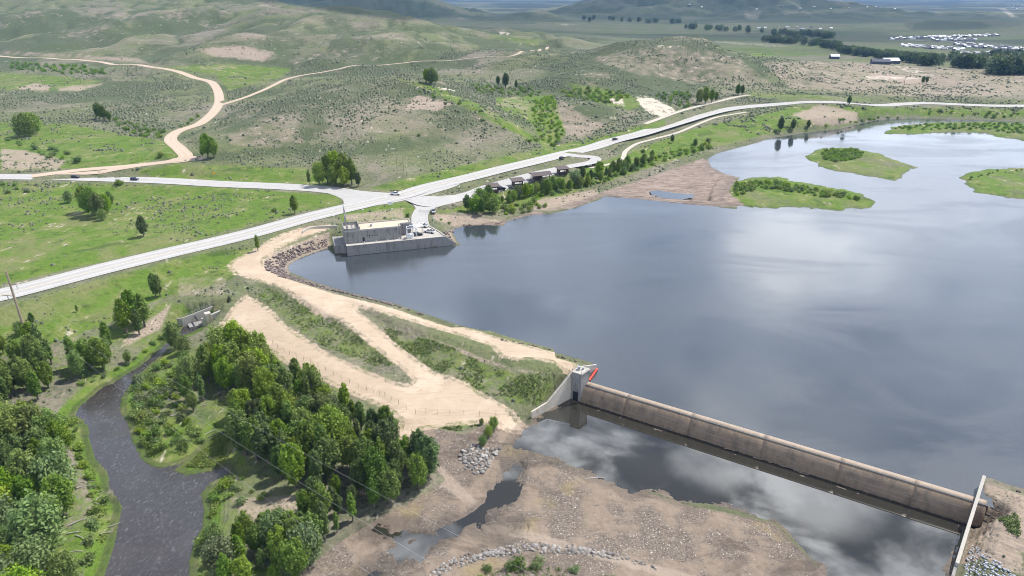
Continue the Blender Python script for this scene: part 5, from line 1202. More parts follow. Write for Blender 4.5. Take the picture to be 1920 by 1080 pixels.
grove('392,1010 450,1000 500,985 560,1000 625,1015 600,1065 540,1110 400,1110', 3.4, ('mid', 'pale', 'bright'), (4, 1, 2), 7, 10, 'in the lower clump on the right river bank', 'trees in the lower right bank clump', 6)
grove('345,690 385,690 390,760 370,800 350,790 340,740', 4.6, ('mid', 'pale', 'narrow'), (3, 2, 2), 7, 11, 'on the narrow bank point between river and grove', 'trees on the bank point', 7)
grove('-90,780 10,780 70,800 130,850 140,905 135,960 130,1020 140,1090 60,1180 -120,1180', 4.1, ('bright', 'mid', 'pale', 'brightround', 'dead'), (3, 4, 3, 3, .7), 9, 13.5, 'in the big woodland on the left river bank', 'trees of the left bank woodland', 8)
grove('-90,690 40,700 100,700 105,750 20,765 -90,770', 4.0, ('mid', 'dark', 'narrow'), (3, 2, 1), 8, 11.5, 'in the shady clump between pole meadow and left woodland', 'trees between pole meadow and left woodland', 9)
grove('125,690 165,672 215,640 230,655 215,690 160,722 125,715', 3.6, ('mid', 'bright', 'narrow'), (4, 3, 2), 8, 12, 'in the row along the upper left river bank', 'trees along the upper left bank', 10)
grove('-60,655 20,645 70,640 115,668 112,700 40,695 -60,700', 4.6, ('mid', 'bright', 'narrow'), (3, 2, 2), 8, 11.5, 'at the meadow edge below the tall power pole', 'trees at the meadow edge below the pole', 15)
grove('158,735 195,700 240,672 262,668 240,700 205,728 165,752', 5.2, ('mid', 'pale'), (2, 1), 4, 7, 'on the left bank just above the river bend', 'small trees above the river bend', 16)
SINGLE = [(238, 625, 'mid', 14.5, 'tall dark green cottonwood, left of the dense pair above the outlet stream'), (252, 612, 'mid', 15.5, 'tallest cottonwood of the dense cluster left of the outlet works'), (272, 612, 'mid', 14, 'tall cottonwood on the right of the dense cluster left of the outlet works'), (262, 628, 'narrow', 11, 'slim cottonwood in front of the dense cluster left of the outlet works'),
          (293, 558, 'narrow', 11, 'slim cottonwood alone between highway fence and outlet works, left stem'), (301, 556, 'narrow', 10, 'slim cottonwood alone between highway fence and outlet works, right stem'), (329, 655, 'mid', 11.5, 'cottonwood standing over the river just below the outlet works'), (345, 662, 'pale', 7, 'pale bush-like willow on the bank below the outlet works'),
          (50, 256, 'round', 17, 'huge round cottonwood in the upper left meadow, front crown'), (63, 250, 'round', 16, 'huge round cottonwood in the upper left meadow, rear crown'), (390, 296, 'bright', 16.5, 'tall bright cottonwood beside the dirt road bend'), (402, 296, 'bright', 14, 'shorter bright cottonwood touching the tall one at the dirt road bend'), (380, 293, 'mid', 6, 'small dark cottonwood at the foot of the bright pair by the dirt road'),
          (600, 349, 'bright', 15, 'cottonwood at the left front of the roadside clump above the junction'), (615, 345, 'mid', 18, 'tall cottonwood inside the roadside clump above the junction'), (630, 343, 'bright', 20, 'tallest cottonwood of the roadside clump above the junction'), (645, 345, 'mid', 19, 'tall cottonwood right of the tallest in the roadside clump'), (660, 347, 'mid', 17, 'cottonwood at the right of the roadside clump above the junction'), (625, 350, 'mid', 14, 'cottonwood in front of the roadside clump above the junction'), (646, 351, 'bright', 13, 'small bright cottonwood in front right of the roadside clump'), (580, 346, 'narrow', 9, 'small slim cottonwood just left of the roadside clump'), (672, 350, 'dark', 9, 'dark low cottonwood at the right foot of the roadside clump'),
          (162, 398, 'mid', 15, 'cottonwood at the left of the clump in the lower meadow'), (175, 405, 'bright', 16, 'tallest cottonwood of the clump in the lower meadow'), (188, 408, 'mid', 14, 'cottonwood at the front of the clump in the lower meadow'), (200, 400, 'bright', 11, 'bright cottonwood at the right of the clump in the lower meadow'), (208, 388, 'mid', 9, 'round small cottonwood right behind the lower meadow clump'), (193, 413, 'pale', 6, 'pale young tree at the foot of the lower meadow clump'), (130, 380, 'pale', 7, 'round willow tree left of the lower meadow clump'),
          (270, 444, 'dark', 11, 'single dark tree in the middle of the lower meadow'), (553, 401, 'mid', 10.5, 'single small cottonwood beside the highway near the junction'), (484, 470, 'narrow', 8, 'single slim tree beside the fence above the sandy dam road'), (145, 585, 'narrow', 3.2, 'tiny dark tree alone on the pole meadow grass'), (62, 608, 'dark', 5, 'dark small tree just right of the tall power pole'), (40, 626, 'pale', 5, 'pale round willow behind the foot of the tall power pole'),
          (187, 224, 'dark', 15, 'dark tall tree, left of three in the upper meadow'), (196, 226, 'dark', 13, 'dark tree, middle of three in the upper meadow'), (206, 228, 'dark', 9, 'dark low tree, right of three in the upper meadow'), (800, 156, 'mid', 13, 'left tree of the pair in the green gully under the ridge'), (810, 158, 'round', 14, 'right broad tree of the pair in the green gully under the ridge'),
          (948, 165, 'dark', 17, 'tallest dark tree in the middle gully bushes'), (934, 160, 'dark', 11, 'dark tree left of the tallest in the middle gully bushes'), (968, 166, 'dark', 9, 'low dark tree right of the tallest in the middle gully bushes'), (1310, 196, 'bright', 15, 'bright tree left in the clump above the gravel road'), (1322, 195, 'bright', 17, 'tallest bright tree in the clump above the gravel road'), (1334, 193, 'mid', 14, 'tree right in the clump above the gravel road'), (1342, 190, 'mid', 10, 'low tree at the right end of the clump above the gravel road'), (1383, 179, 'dark', 12, 'dark tree left of two on the slope beyond the clump'), (1391, 178, 'dark', 11, 'dark tree right of two on the slope beyond the clump'),
          (1591, 197, 'dark', 9, 'single dark tree at the edge of the curving highway'), (1463, 246, 'dark', 12, 'dark tree at the far lake inlet, left of three'), (1486, 244, 'dark', 10, 'dark tree at the far lake inlet, middle of three'), (1515, 241, 'dark', 8, 'low dark tree at the far lake inlet, right of three'), (1260, 268, 'dark', 7, 'small dark tree on the green bank below the gravel path'), (1303, 276, 'mid', 7, 'small tree on the green bank near the sand spit'), (1730, 157, 'dark', 9, 'dark tree in the small knot on the tan terrace, left'), (1737, 156, 'dark', 8, 'dark tree in the small knot on the tan terrace, right'),
          (916, 818, 'brightround', 3.6, 'bright willow growing out of the rock pile by the tailwater, front'), (925, 806, 'brightround', 4.6, 'bright taller willow growing out of the rock pile by the tailwater, rear'), (905, 835, 'pale', 3.2, 'dark grey green round bush at the left of the rock pile willows'), (903, 795, 'brightround', 2, 'small bright bush above the rock pile by the weir wall')]
a = np.array([(q[0], q[1]) for q in SINGLE], float); X, Y, Zq = hit(a[:, 0], a[:, 1])
for q, x, y, z in zip(SINGLE, X, Y, Zq): plant(q[2], x, y, z, q[3], q[4])
# cottonwoods along the lakeshore below the rest area
grove('868,396 890,378 930,380 940,398 905,407', 4.6, ('dark', 'round'), (2, 2), 8, 11, 'in the dark clump at the near end of the lakeshore strip', 'dark trees at the near end of the lakeshore', 12)
grove('915,384 990,358 1060,346 1110,332 1120,346 1080,358 1030,366 985,374 940,388', 3.7, ('mid', 'brightround', 'pale', 'dark'), (3, 3, 2, 1), 5, 8.5, 'in the lakeshore strip below the picnic shelters', 'trees of the lakeshore strip below the shelters', 13)
grove('1115,330 1200,304 1225,296 1230,303 1190,322 1125,345', 4.4, ('mid', 'brightround', 'pale'), (3, 3, 2), 4.5, 8, 'in the lakeshore strip between rest area and mudflat', 'trees of the lakeshore strip above the mudflat', 14)

# shrubs: each one its own object
def shrub_mesh(key, leaf, seed, n_=420, r=1.5, h=1.7, ls=.2):
    g = np.random.default_rng(seed); k = 9; a_ = g.uniform(0, 6.28, k); ro = g.uniform(.1, .7, k) * r
    cs = np.stack([np.cos(a_) * ro, np.sin(a_) * ro, h * g.uniform(.3, .62, k)], 1); rr = r * g.uniform(.38, .55, k); rs = np.stack([rr, rr, np.minimum(rr * 1.1, cs[:, 2])], 1)
    V, Fq, t = leaves(cs, rs, n_ // k, ls, seed + 3); m_ = MB()
    for i in range(k): m_.tube((cs[i][0] * .2, cs[i][1] * .2, -.3), tuple(cs[i]), .05, .02, 3)
    V2 = np.array(m_.v); 
    me = bpy.data.meshes.new(key); nv = len(V)
    me.from_pydata([tuple(q) for q in V] + m_.v, [], [tuple(q) for q in Fq] + [tuple(i + nv for i in f) for f in m_.f])
    at = me.attributes.new('tint', 'FLOAT', 'FACE'); at.data.foreach_set('value', np.concatenate([t, np.zeros(len(m_.f))]).astype(np.float32))
    me.materials.append(LEAF[leaf]); me.materials.append(M_bark)
    me.polygons.foreach_set('material_index', np.concatenate([np.zeros(len(Fq)), np.ones(len(m_.f))]).astype(np.int32)); me.update(); return me
SH = {k: [shrub_mesh('willow_shrub', k, 50 + i * 7 + ord(k[0])) for i in range(3)] for k in ('willow', 'bright', 'mid', 'pale', 'dark')}
SHRUBS = []
def shrubs(poly, dmin, kinds, wts, s0, s1, label, grp, seed, clear=True):
    c, z = scatter(poly, dmin, seed)
    if not len(c): return
    d1 = sdf(RIVER, c[:, 0], c[:, 1], 40); d2 = np.minimum.reduce([sdf(q, c[:, 0], c[:, 1], 40) for q in SANDP]); rd = np.minimum.reduce([linedist(l, c[:, 0], c[:, 1], 40)[0] - w_ for l, w_ in ROADS])
    for p, zz, a_, b_, e_ in zip(c, z, d1, d2, rd):
        if a_ < .6 or b_ < .8 or e_ < 1.5: continue
        k = rnd.choices(kinds, wts)[0]; s_ = rnd.uniform(s0, s1); SHRUBS.append((rnd.choice(SH[k]), (p[0], p[1], zz - .1), rnd.uniform(0, 6.28), s_, s_ * rnd.uniform(.8, 1.2), label, grp))
WB = ('willow', 'bright', 'mid', 'pale')
shrubs('240,745 262,705 310,680 340,690 345,760 390,830 345,850 300,868 272,856 252,820', 3.0, WB, (3, 3, 2, 1), .9, 1.9, 'willow shrub on the bushy inner bend of the river', 'willow shrubs on the river bend', 21)
shrubs('395,925 440,900 445,930 405,985 385,1060 365,1080 375,1010 392,955', 3.0, WB, (3, 3, 2, 0), .8, 1.7, 'willow shrub along the right river bank below the side channel', 'willow shrubs along the right bank', 22)
shrubs('100,760 150,790 165,850 195,900 215,960 200,1050 170,1100 150,1050 160,940 130,850', 3.4, WB, (3, 3, 2, 1), .6, 1.5, 'willow shrub on the grassy left river bank', 'willow shrubs along the left bank', 23)
shrubs('150,700 215,690 260,660 310,625 330,615 300,650 240,690 180,725 140,740', 3.2, ('willow', 'mid', 'pale'), (3, 2, 2), .5, 1.2, 'low shrub on the stony left bank below the outlet', 'low shrubs on the stony bank', 24)
shrubs('430,880 520,930 560,990 600,1010 560,1050 480,1000 440,960', 3.4, ('pale', 'mid', 'willow'), (3, 1, 2), .4, 1.2, 'grey green shrub in the dry clearing right of the river', 'shrubs of the dry clearing', 25)
shrubs('930,392 1010,375 1030,388 990,400 940,405', 3.6, WB, (3, 3, 2, 1), .9, 1.8, 'rounded willow at the water edge below the lakeshore trees', 'willows at the lakeshore edge', 26)
shrubs('1000,366 1060,350 1110,338 1120,345 1060,362 1000,374', 2.6, WB, (3, 2, 3, 0), .9, 1.8, 'willow shrub in front of the lakeshore strip trees', 'willows in front of the lakeshore strip', 33)
shrubs('1120,330 1240,290 1330,262 1335,280 1240,305 1130,345', 4.6, ('mid', 'willow', 'bright', 'dark'), (3, 3, 2, 1), .9, 1.8, 'willow shrub on the green bank between gravel path and lake', 'willows on the bank below the gravel path', 27)
shrubs('1535,286 1563,281 1597,281 1618,288 1612,298 1570,305 1545,300', 3.0, ('mid', 'willow'), (3, 2), 1.0, 1.7, 'willow in the thicket on the round far island', 'willows of the round island', 28)
shrubs('1372,348 1385,345 1413,340 1457,339 1497,348 1557,358 1600,366 1610,376 1540,370 1470,358 1420,352 1400,366 1378,366', 3.2, ('mid', 'willow', 'bright'), (3, 2, 2), .9, 1.7, 'willow in the band along the long island', 'willows of the long island', 29)
shrubs('1672,240 1747,233 1847,231 1920,233 1920,252 1880,250 1850,243 1760,243 1690,246', 4.8, ('mid', 'willow', 'pale'), (3, 2, 1), .9, 1.6, 'willow in the hedge-like band on the far right peninsula', 'willows of the far peninsula', 30)
shrubs('1808,332 1830,328 1865,320 1920,318 1920,322 1870,326 1835,334 1820,344', 4.0, ('pale', 'dark'), (2, 2), .4, .8, 'low grey bush round the rim of the right edge island', 'bushes of the right edge island', 31)
shrubs('1450,252 1520,244 1620,222 1640,215 1750,208 1920,212 1920,222 1720,217 1640,226 1520,248', 6.5, ('mid', 'willow', 'dark', 'bright'), (3, 3, 2, 1), .9, 1.7, 'shrub on the far bank between highway and lake inlet', 'shrubs on the far inlet bank', 32)
shrubs('1000,190 1035,178 1050,215 1058,250 1040,276 1015,262 1000,235 995,205', 4.6, ('bright', 'mid', 'willow'), (3, 2, 2), .9, 1.7, 'bright willow in the green gully right of the first hill', 'willows of the green gully', 34)
shrubs('880,158 1000,165 1020,178 990,182 900,175', 8, ('mid', 'willow', 'pale'), (3, 2, 2), 1.2, 2.2, 'rounded bush around the dark gully trees', 'bushes round the dark gully trees', 35)
shrubs('1050,172 1100,165 1165,172 1185,182 1130,195 1070,185', 6.0, ('mid', 'willow', 'bright'), (3, 2, 1), 1.2, 2.2, 'bush in the thicket left of the white bluff', 'bushes left of the white bluff', 36)
shrubs('1225,178 1290,170 1300,185 1290,205 1245,190', 6.5, ('mid', 'dark'), (2, 2), 1.1, 2.0, 'dark bush on the rim of the white bluff', 'bushes on the white bluff', 37)
shrubs('215,222 260,232 310,248 345,235 375,215 380,222 340,250 322,262 260,255 215,238', 6.0, ('mid', 'willow', 'pale'), (3, 2, 1), 1.0, 2.0, 'bush in the scrubby wash left of the dirt road', 'bushes of the wash left of the dirt road', 38)
shrubs('0,262 60,268 130,282 135,302 90,300 30,275', 8, ('pale', 'mid'), (3, 1), 1.0, 2.0, 'round pale bush in the left meadow below the huge tree', 'pale bushes in the left meadow', 39)
shrubs('20,118 120,122 200,130 200,140 100,138 20,130', 9, ('pale', 'mid'), (3, 2), 1.4, 2.6, 'bush in the band below the upper dirt road', 'bushes below the upper dirt road', 40)
shrubs('760,160 830,180 930,225 1010,265 1005,272 910,232 820,190', 11, ('dark', 'mid'), (2, 2), .9, 1.8, 'dark bush along the grassy draw behind the first hill', 'bushes along the draw', 41)
shrubs('760,400 772,392 785,396 778,410 765,415 755,408', 2.6, ('dark',), (1,), .9, 1.3, 'dark juniper bush on the bank behind the powerhouse', 'juniper bushes behind the powerhouse', 42)
shrubs('805,412 845,406 860,410 842,425 812,420', 4.0, ('bright', 'willow', 'pale'), (2, 2, 2), .4, .8, 'low bush on the green bank right of the powerhouse yard', 'bushes on the bank right of the yard', 43)
shrubs('900,1058 1000,1045 1100,1052 1180,1080 1150,1120 860,1120', 4.6, ('willow', 'dark', 'pale'), (2, 2, 2), .7, 1.6, 'bush on the near bank at the bottom edge', 'bushes on the near bottom bank', 44)
shrubs('0,345 60,345 60,362 0,365', 7, ('pale', 'mid'), (2, 1), .8, 1.5, 'pale bush at the left end of the county road', 'pale bushes by the county road', 45)
for a_, c_, s_, k, lb in ((222, 347, 2.2, 'mid', 'large round bush just below the county road behind the dark blue car'), (145, 305, 2.6, 'dark', 'dark bush above the county road near the dirt road mouth'), (300, 293, 1.8, 'mid', 'small bush inside the dirt road bend'), (1205, 286, 1.6, 'dark', 'dark bush beside the highway at the green gully mouth'), (785, 255, 1.1, 'dark', 'dark single bush on the face of the first hill'), (515, 396, 1.3, 'willow', 'small bush left of the single roadside cottonwood'), (835, 196, 1.2, 'dark', 'single dark bush below the red bare patch'), (1250, 700, 0, 'dark', '')):
    if s_:
        x, y, z = put_on(a_, c_); o = link('willow_shrub', SH[k][0], None, None, (x, y, z - .1)); o.scale = (s_,) * 3; tag(o, lb, 'shrub')

def seen_size(q):
    p_, r_ = proj(*[np.array(v) for v in q[1]]); return q[3] / math.hypot(q[1][0], q[1][1]) * (1 if -20 < p_ < 1940 and -20 < r_ < 1100 else 0)
SHRUBS.sort(key=seen_size, reverse=True)
for me, lo_, rz, s_, sz, lb, grp in SHRUBS[:285]:
    o = link('willow_shrub', me, None, None, lo_, rz); o.scale = (s_, s_, sz); tag(o, lb, 'shrub', grp)
def thicket():
    bm_ = {}
    for k in SH:
        for me in SH[k]:
            co = np.empty(len(me.vertices) * 3, np.float32); me.vertices.foreach_get('co', co); F_ = np.array([tuple(p.vertices) for p in me.polygons if len(p.vertices) == 4 and p.material_index == 0])
            t = np.array([d.value for d in me.attributes['tint'].data])[:len(F_)]; n_ = F_.max() + 1; bm_[me] = (co.reshape(-1, 3)[:n_], F_, t, list(SH).index(k))
    V, F_, T, M_, n0 = [], [], [], [], 0
    for me, lo_, rz, s_, sz, lb, grp in SHRUBS[285:]:
        v, f, t, mi = bm_[me]; c_, n_ = math.cos(rz), math.sin(rz)
        V.append(np.stack([(v[:, 0] * c_ - v[:, 1] * n_) * s_ + lo_[0], (v[:, 0] * n_ + v[:, 1] * c_) * s_ + lo_[1], v[:, 2] * sz + lo_[2]], 1)); F_.append(f + n0); n0 += len(v); T.append(t + rnd.uniform(-.2, .2)); M_.append(np.full(len(f), mi))
    o = link('willow_thicket', npmesh('willow_thicket', np.concatenate(V), np.concatenate(F_), False, {'tint': ('FACE', np.clip(np.concatenate(T), 0, 1))}, np.concatenate(M_)), [LEAF[k] for k in SH])
    tag(o, 'far willow scrub on banks, islands and gullies seen as one mass', 'scrub', None, 'stuff')
thicket()
# far trees of the valley: one mesh each
def far_tree(seed, h, w, leaf='far'):
    dat, tr = tree_parts(seed, h, w, 'round', 420, 1.15); tm = MB().tube((0, 0, -.6), (0, 0, h * .8), .03 * h, .008 * h, 6).mesh('trunk'); tm.materials.append(M_bark)
    return crown_mesh('crown', dat, LEAF[leaf]), tm
FT = [far_tree(300 + i, 15, 14 + i) for i in range(4)]
def far_row(line, n_, spread, h0, h1, label, grp):
    q = px(line); t = np.sort(np.random.default_rng(n_).uniform(0, 1, n_)); sl_ = np.concatenate([[0], np.cumsum(np.linalg.norm(np.diff(q, axis=0), axis=1))]); sl_ /= sl_[-1]
    ax = np.interp(t, sl_, q[:, 0]); ay = np.interp(t, sl_, q[:, 1]) + np.random.default_rng(n_ + 1).uniform(-spread, spread, n_); X, Y, Zq = hit(ax, ay)
    for x, y, z in zip(X, Y, Zq):
        k = rnd.uniform(h0, h1) / 15; cm, tm = rnd.choice(FT); o = link('valley_tree', None, None, None, (x, y, z - .3), rnd.uniform(0, 6.28)); link('crown', cm, None, o); link('trunk', tm, None, o); o.scale = (k * rnd.uniform(.85, 1.2), k, k); tag(o, label, 'tree', grp)
far_row('1785,124 1810,126 1840,126', 26, 3.0, 15, 20, 'broad tree in the middle valley clump left of the last one', 'trees of the middle valley clump')
far_row('1855,136 1890,137 1935,136', 30, 3.5, 16, 23, 'broad tree in the nearest valley clump at the right edge', 'trees of the right edge valley clump')
far_row('1705,119 1740,122 1762,122', 24, 3.0, 14, 19, 'tree in the valley clump right of the ranch barns', 'trees right of the ranch barns')
far_row('1575,98 1620,103 1660,110 1700,114', 50, 3.5, 11, 16, 'tree in the long valley row behind the ranch', 'trees of the row behind the ranch')
far_row('1430,78 1470,79 1520,85 1575,92', 44, 3.5, 12, 17, 'tree in the valley row beyond the green field', 'trees of the row beyond the green field')
far_row('1450,66 1500,68 1560,71', 34, 2.2, 12, 17, 'tree in the farther valley row below the mesa', 'trees of the farther valley row')
far_row('1285,52 1340,56 1400,60 1430,62', 20, 2.2, 12, 17, 'tree in the valley row left under the mesa', 'trees of the row left under the mesa')
far_row('1090,38 1180,40 1280,44', 18, 2.5, 13, 18, 'tiny tree on the flat below the blue mountains', 'trees below the blue mountains')
far_row('1765,112 1800,112 1900,106 1925,108', 34, 4.0, 9, 13, 'small tree among houses below the far town', 'trees among the town houses')
c_ = None
# sagebrush of the hills and meadows: far too many to count
def sagebrush():
    g = np.random.default_rng(5); N = 270000
    a_ = g.uniform(RAD(-46), RAD(46), N); r_ = 150 + 1050 * g.uniform(0, 1, N) ** .62; x = np.sin(a_) * r_; y = np.cos(a_) * r_; z = height(x, y); p, q = proj(x, y, z)
    ok = (p > -60) & (p < 1980) & (q < 1100)
    ia = np.clip((a_ - _a[0]) / (_a[1] - _a[0]), 0, len(_a) - 1).round().astype(int); ir = np.clip(np.searchsorted(_r, r_), 0, len(_r) - 1)
    L_, Bn, G_, Sd, Wt, Wh, Mu = lush[ia, ir], bare[ia, ir], gravel[ia, ir], sand[ia, ir], wet[ia, ir], white[ia, ir], mud[ia, ir]
    dens = fbm(x / 40, y / 40, 15, 3) * .9 + fbm(x / 9, y / 9, 16, 2) * .6
    pr = np.where(L_ > .45, .02 + .75 * sstep(dens, .22, .42), np.clip(.42 + dens * 1.9, .04, 1)) * (1 - .75 * Bn) * (G_ < .2) * (Sd > 3) * (Wt < .1) * (Wh < .3) * (Mu < .2)
    pr = pr * (1 - .9 * sstep(r_, 780, 1180)); low = (q > 560) & (p < 1000); pr = np.where(low, pr * .55, pr)
    ok &= (g.uniform(0, 1, N) < pr) & (sdf(LAKE, x, y, 30) > 4) & (sdf(RIVER, x, y, 30) > 5) & (sdf(POOL, x, y, 30) > 3)
    for l, w_ in ROADS: ok &= linedist(l, x, y, 30)[0] > w_ + 3.5
    for q_, _z, _f in PADS: ok &= sdf(q_, x, y, 20) > 2
    x, y, z, r_ = x[ok], y[ok], z[ok], r_[ok]; n_ = len(x); s_ = np.exp(g.normal(-.55, .42, n_)).clip(.22, 1.5) * np.clip(r_ / 520, .7, 1.15)
    ring6 = np.linspace(0, 2 * math.pi, 6, endpoint=False); ph_ = g.uniform(0, 6.28, n_)
    V = np.zeros((n_, 13, 3))
    for k in range(6):
        for row, (rad_, zz_) in enumerate(((1.0, .0), (.82, .62))):
            rr = s_ * rad_ * g.uniform(.7, 1.25, n_); V[:, row * 6 + k, 0] = x + np.cos(ring6[k] + ph_ + row * .5) * rr; V[:, row * 6 + k, 1] = y + np.sin(ring6[k] + ph_ + row * .5) * rr; V[:, row * 6 + k, 2] = z - .12 * (row == 0) + s_ * zz_ * g.uniform(.7, 1.2, n_)
    V[:, 12] = np.stack([x, y, z + s_ * 1.02], 1)
    tri = []
    for k in range(6):
        k2 = (k + 1) % 6; tri += [(k, k2, 6 + k2), (k, 6 + k2, 6 + k), (6 + k, 6 + k2, 12)]
    F_ = (np.array(tri)[None] + (np.arange(n_) * 13)[:, None, None]).reshape(-1, 3)
    t = np.clip(np.repeat(g.uniform(0, 1, n_), 18) + g.uniform(-.3, .3, n_ * 18), 0, 1)
    o = link('sagebrush', npmesh('sagebrush', V.reshape(-1, 3), F_, False, {'tint': ('FACE', t)}), LEAF['sage']); tag(o, 'grey green sagebrush dotted over the hills and meadows', 'sagebrush', None, 'stuff')
    return n_
print('sage', sagebrush())
def tufts(name, label, polys, n_, leafm, h, seed):
    """grass clumps as crossed blades over traced regions"""
    g = np.random.default_rng(seed); xs, ys = [], []
    for s_, f_ in polys:
        q = px(s_); X, Y, _ = hit(q[:, 0], q[:, 1]); W_ = np.stack([X, Y], 1); m_ = int(n_ * f_); c = g.uniform(W_.min(0), W_.max(0), (m_ * 4, 2)); c = c[sdf(W_, c[:, 0], c[:, 1], 200) < 0][:m_]; xs.append(c[:, 0]); ys.append(c[:, 1])
    x, y = np.concatenate(xs), np.concatenate(ys); ok = np.minimum.reduce([sdf(q, x, y, 30) for q in SANDP]) > .4
    ok &= (fbm(x / 6, y / 6, seed, 3) + g.uniform(-.3, .3, len(x)) > -.05) & (sdf(POOL, x, y, 30) > .5) & (sdf(LAKE, x, y, 30) > 2) & (sdf(RIVER, x, y, 30) > .1); x, y = x[ok], y[ok]; z = height(x, y)
    cs = np.stack([x, y, z + h * .35], 1); rr = h * g.uniform(.5, 1.1, len(x)); V, Fq, t = leaves(cs, np.stack([rr, rr, rr * .8], 1), 10, h * .42, seed, .5)
    o = link(name, npmesh(name, V, Fq, False, {'tint': ('FACE', t)}), leafm); tag(o, label, 'grass', None, 'stuff')
tufts('grass_tufts', 'green grass clumps on the dam slopes and river banks', [('500,535 560,560 640,600 720,660 757,690 700,690 600,650 520,590 480,555', .25), ('707,605 770,620 860,650 930,690 1000,700 1060,700 1010,770 900,745 800,690 730,640', .4), ('790,778 870,778 930,790 860,815 800,800', .08), ('1845,940 1920,965 1920,1020 1880,1000 1835,980', .05), ('900,1070 1000,1055 1180,1080 1200,1110 850,1110', .04)], 9000, LEAF['willow'], .5, 71)
tufts('riverside_grass', 'bright green grass fringing the river banks', [('130,790 165,850 195,900 215,960 200,1080 180,1090 170,980 150,880', .3), ('240,745 262,705 300,680 300,870 262,860', .2), ('310,885 345,862 400,815 470,812 450,840 425,868 390,882', .3), ('385,925 445,895 400,980 365,1080 350,1090', .2)], 5000, LEAF['bright'], .6, 72)

# ------------------------------------------------------------------ rocks and driftwood
def rock_mesh(seed):
    import bmesh
    bm = bmesh.new(); bmesh.ops.create_icosphere(bm, subdivisions=1, radius=1); g = random.Random(seed)
    for v in bm.verts: v.co *= g.uniform(.72, 1.15)
    for v in bm.verts: v.co.z *= .68
    me = bpy.data.meshes.new('boulder'); bm.to_mesh(me); bm.free(); return me
def rock_material(name, lo, hi):
    m, b = mat(name); oi = b.new('ShaderNodeObjectInfo').outputs['Random']; t = b.attr('tint')
    c = b.mix(b.math('FRACT', b.math('ADD', oi, t)), lo, hi); c = b.mix(b.math('MULTIPLY', b.noise(2.5, 4, b.objco()), .5), c, tuple(q * .45 for q in lo)); b.out(b.pbr(c, .9, .2)); return m
M_rock = rock_material('pale_granite', (0.15, 0.138, 0.128), (0.42, 0.395, 0.37))
M_rockd = rock_material('purple_grey_riprap', (0.10, 0.08, 0.075), (0.30, 0.245, 0.225))
M_rockb = rock_material('blue_grey_gravel', (0.24, 0.26, 0.31), (0.60, 0.62, 0.68))
M_cob = rock_material('river_cobbles', (0.14, 0.12, 0.105), (0.40, 0.37, 0.34))
RK = [rock_mesh(i) for i in range(6)]
for q in RK: q.materials.append(M_rock)
def boulders(poly, dmin, s0, s1, label, grp, seed, cap):
    c, z = scatter(poly, dmin, seed, 14)
    for p, zz in list(zip(c, z))[:cap]:
        k = rnd.uniform(s0, s1); o = link('boulder', rnd.choice(RK), None, None, (p[0], p[1], zz + k * .2), rnd.uniform(0, 6.28)); o.scale = (k * rnd.uniform(.8, 1.3), k, k); o.rotation_euler = (rnd.uniform(-.4, .4), rnd.uniform(-.4, .4), rnd.uniform(0, 6.28)); tag(o, label, 'boulder', grp)
boulders('852,862 862,842 888,828 905,836 930,838 950,832 938,852 922,874 910,890 895,894 872,882', 1.02, .42, .85, 'pale boulder in the rock pile between sandy track and tailwater', 'boulders of the rock pile by the tailwater', 81, 175)
boulders('790,1078 850,1047 930,1026 1010,1017 1090,1022 1160,1036 1160,1050 1080,1042 1000,1037 930,1048 860,1066 815,1086', .95, .32, .7, 'pale boulder in the curved rock line on the near bank', 'boulders of the curved rock line', 82, 130)
def rocks(name, label, polys, dens, s0, s1, m_, seed):
    g = np.random.default_rng(seed); xs = []; 
    for s_ in polys:
        q = px(s_); X, Y, _ = hit(q[:, 0], q[:, 1]); W_ = np.stack([X, Y], 1); ar = np.ptp(W_[:, 0]) * np.ptp(W_[:, 1]); c = g.uniform(W_.min(0), W_.max(0), (int(ar * dens), 2)); xs.append(c[sdf(W_, c[:, 0], c[:, 1], 200) < 0])
    c = np.concatenate(xs); z = height(c[:, 0], c[:, 1]); n_ = len(c); base = [np.array([v.co for v in q.vertices]) for q in RK]; F0 = np.array([tuple(p.vertices) for p in RK[0].polygons]); k = len(base[0])
    sc = g.uniform(s0, s1, n_); w_ = g.integers(0, 6, n_); th = g.uniform(0, 6.28, n_); B_ = np.stack(base)[w_] * sc[:, None, None] * g.uniform(.75, 1.25, (n_, 1, 3))
    V = np.empty_like(B_); V[:, :, 0] = B_[:, :, 0] * np.cos(th)[:, None] - B_[:, :, 1] * np.sin(th)[:, None] + c[:, :1]; V[:, :, 1] = B_[:, :, 0] * np.sin(th)[:, None] + B_[:, :, 1] * np.cos(th)[:, None] + c[:, 1:2]; V[:, :, 2] = B_[:, :, 2] + (z + sc * .15)[:, None]
    F_ = (F0[None] + (np.arange(n_) * k)[:, None, None]).reshape(-1, 3); t = np.repeat(g.uniform(0, 1, n_), len(F0))
    o = link(name, npmesh(name, V.reshape(-1, 3), F_, False, {'tint': ('FACE', t)}), m_); tag(o, label, 'rocks', None, 'stuff')
rocks('riprap', 'purple grey riprap lining the reservoir shore and tailwater corner', ['617,440 585,447 545,462 510,478 492,492 494,506 520,520 560,530 640,551 740,576 840,609 940,640 1040,668 1100,685 1103,680 1040,663 940,635 840,604 740,570 640,545 583,528 545,514 538,503 545,490 575,476 615,464',
      '822,447 846,430 870,420 940,421 960,410 1030,398 1030,401 955,416 900,424 858,428 846,440 858,458', '940,830 960,812 975,795 995,786 998,792 975,802 960,820 948,838', '1846,899 1880,909 1925,922 1925,930 1880,917 1850,907'], 1.7, .32, .75, M_rockd, 91)
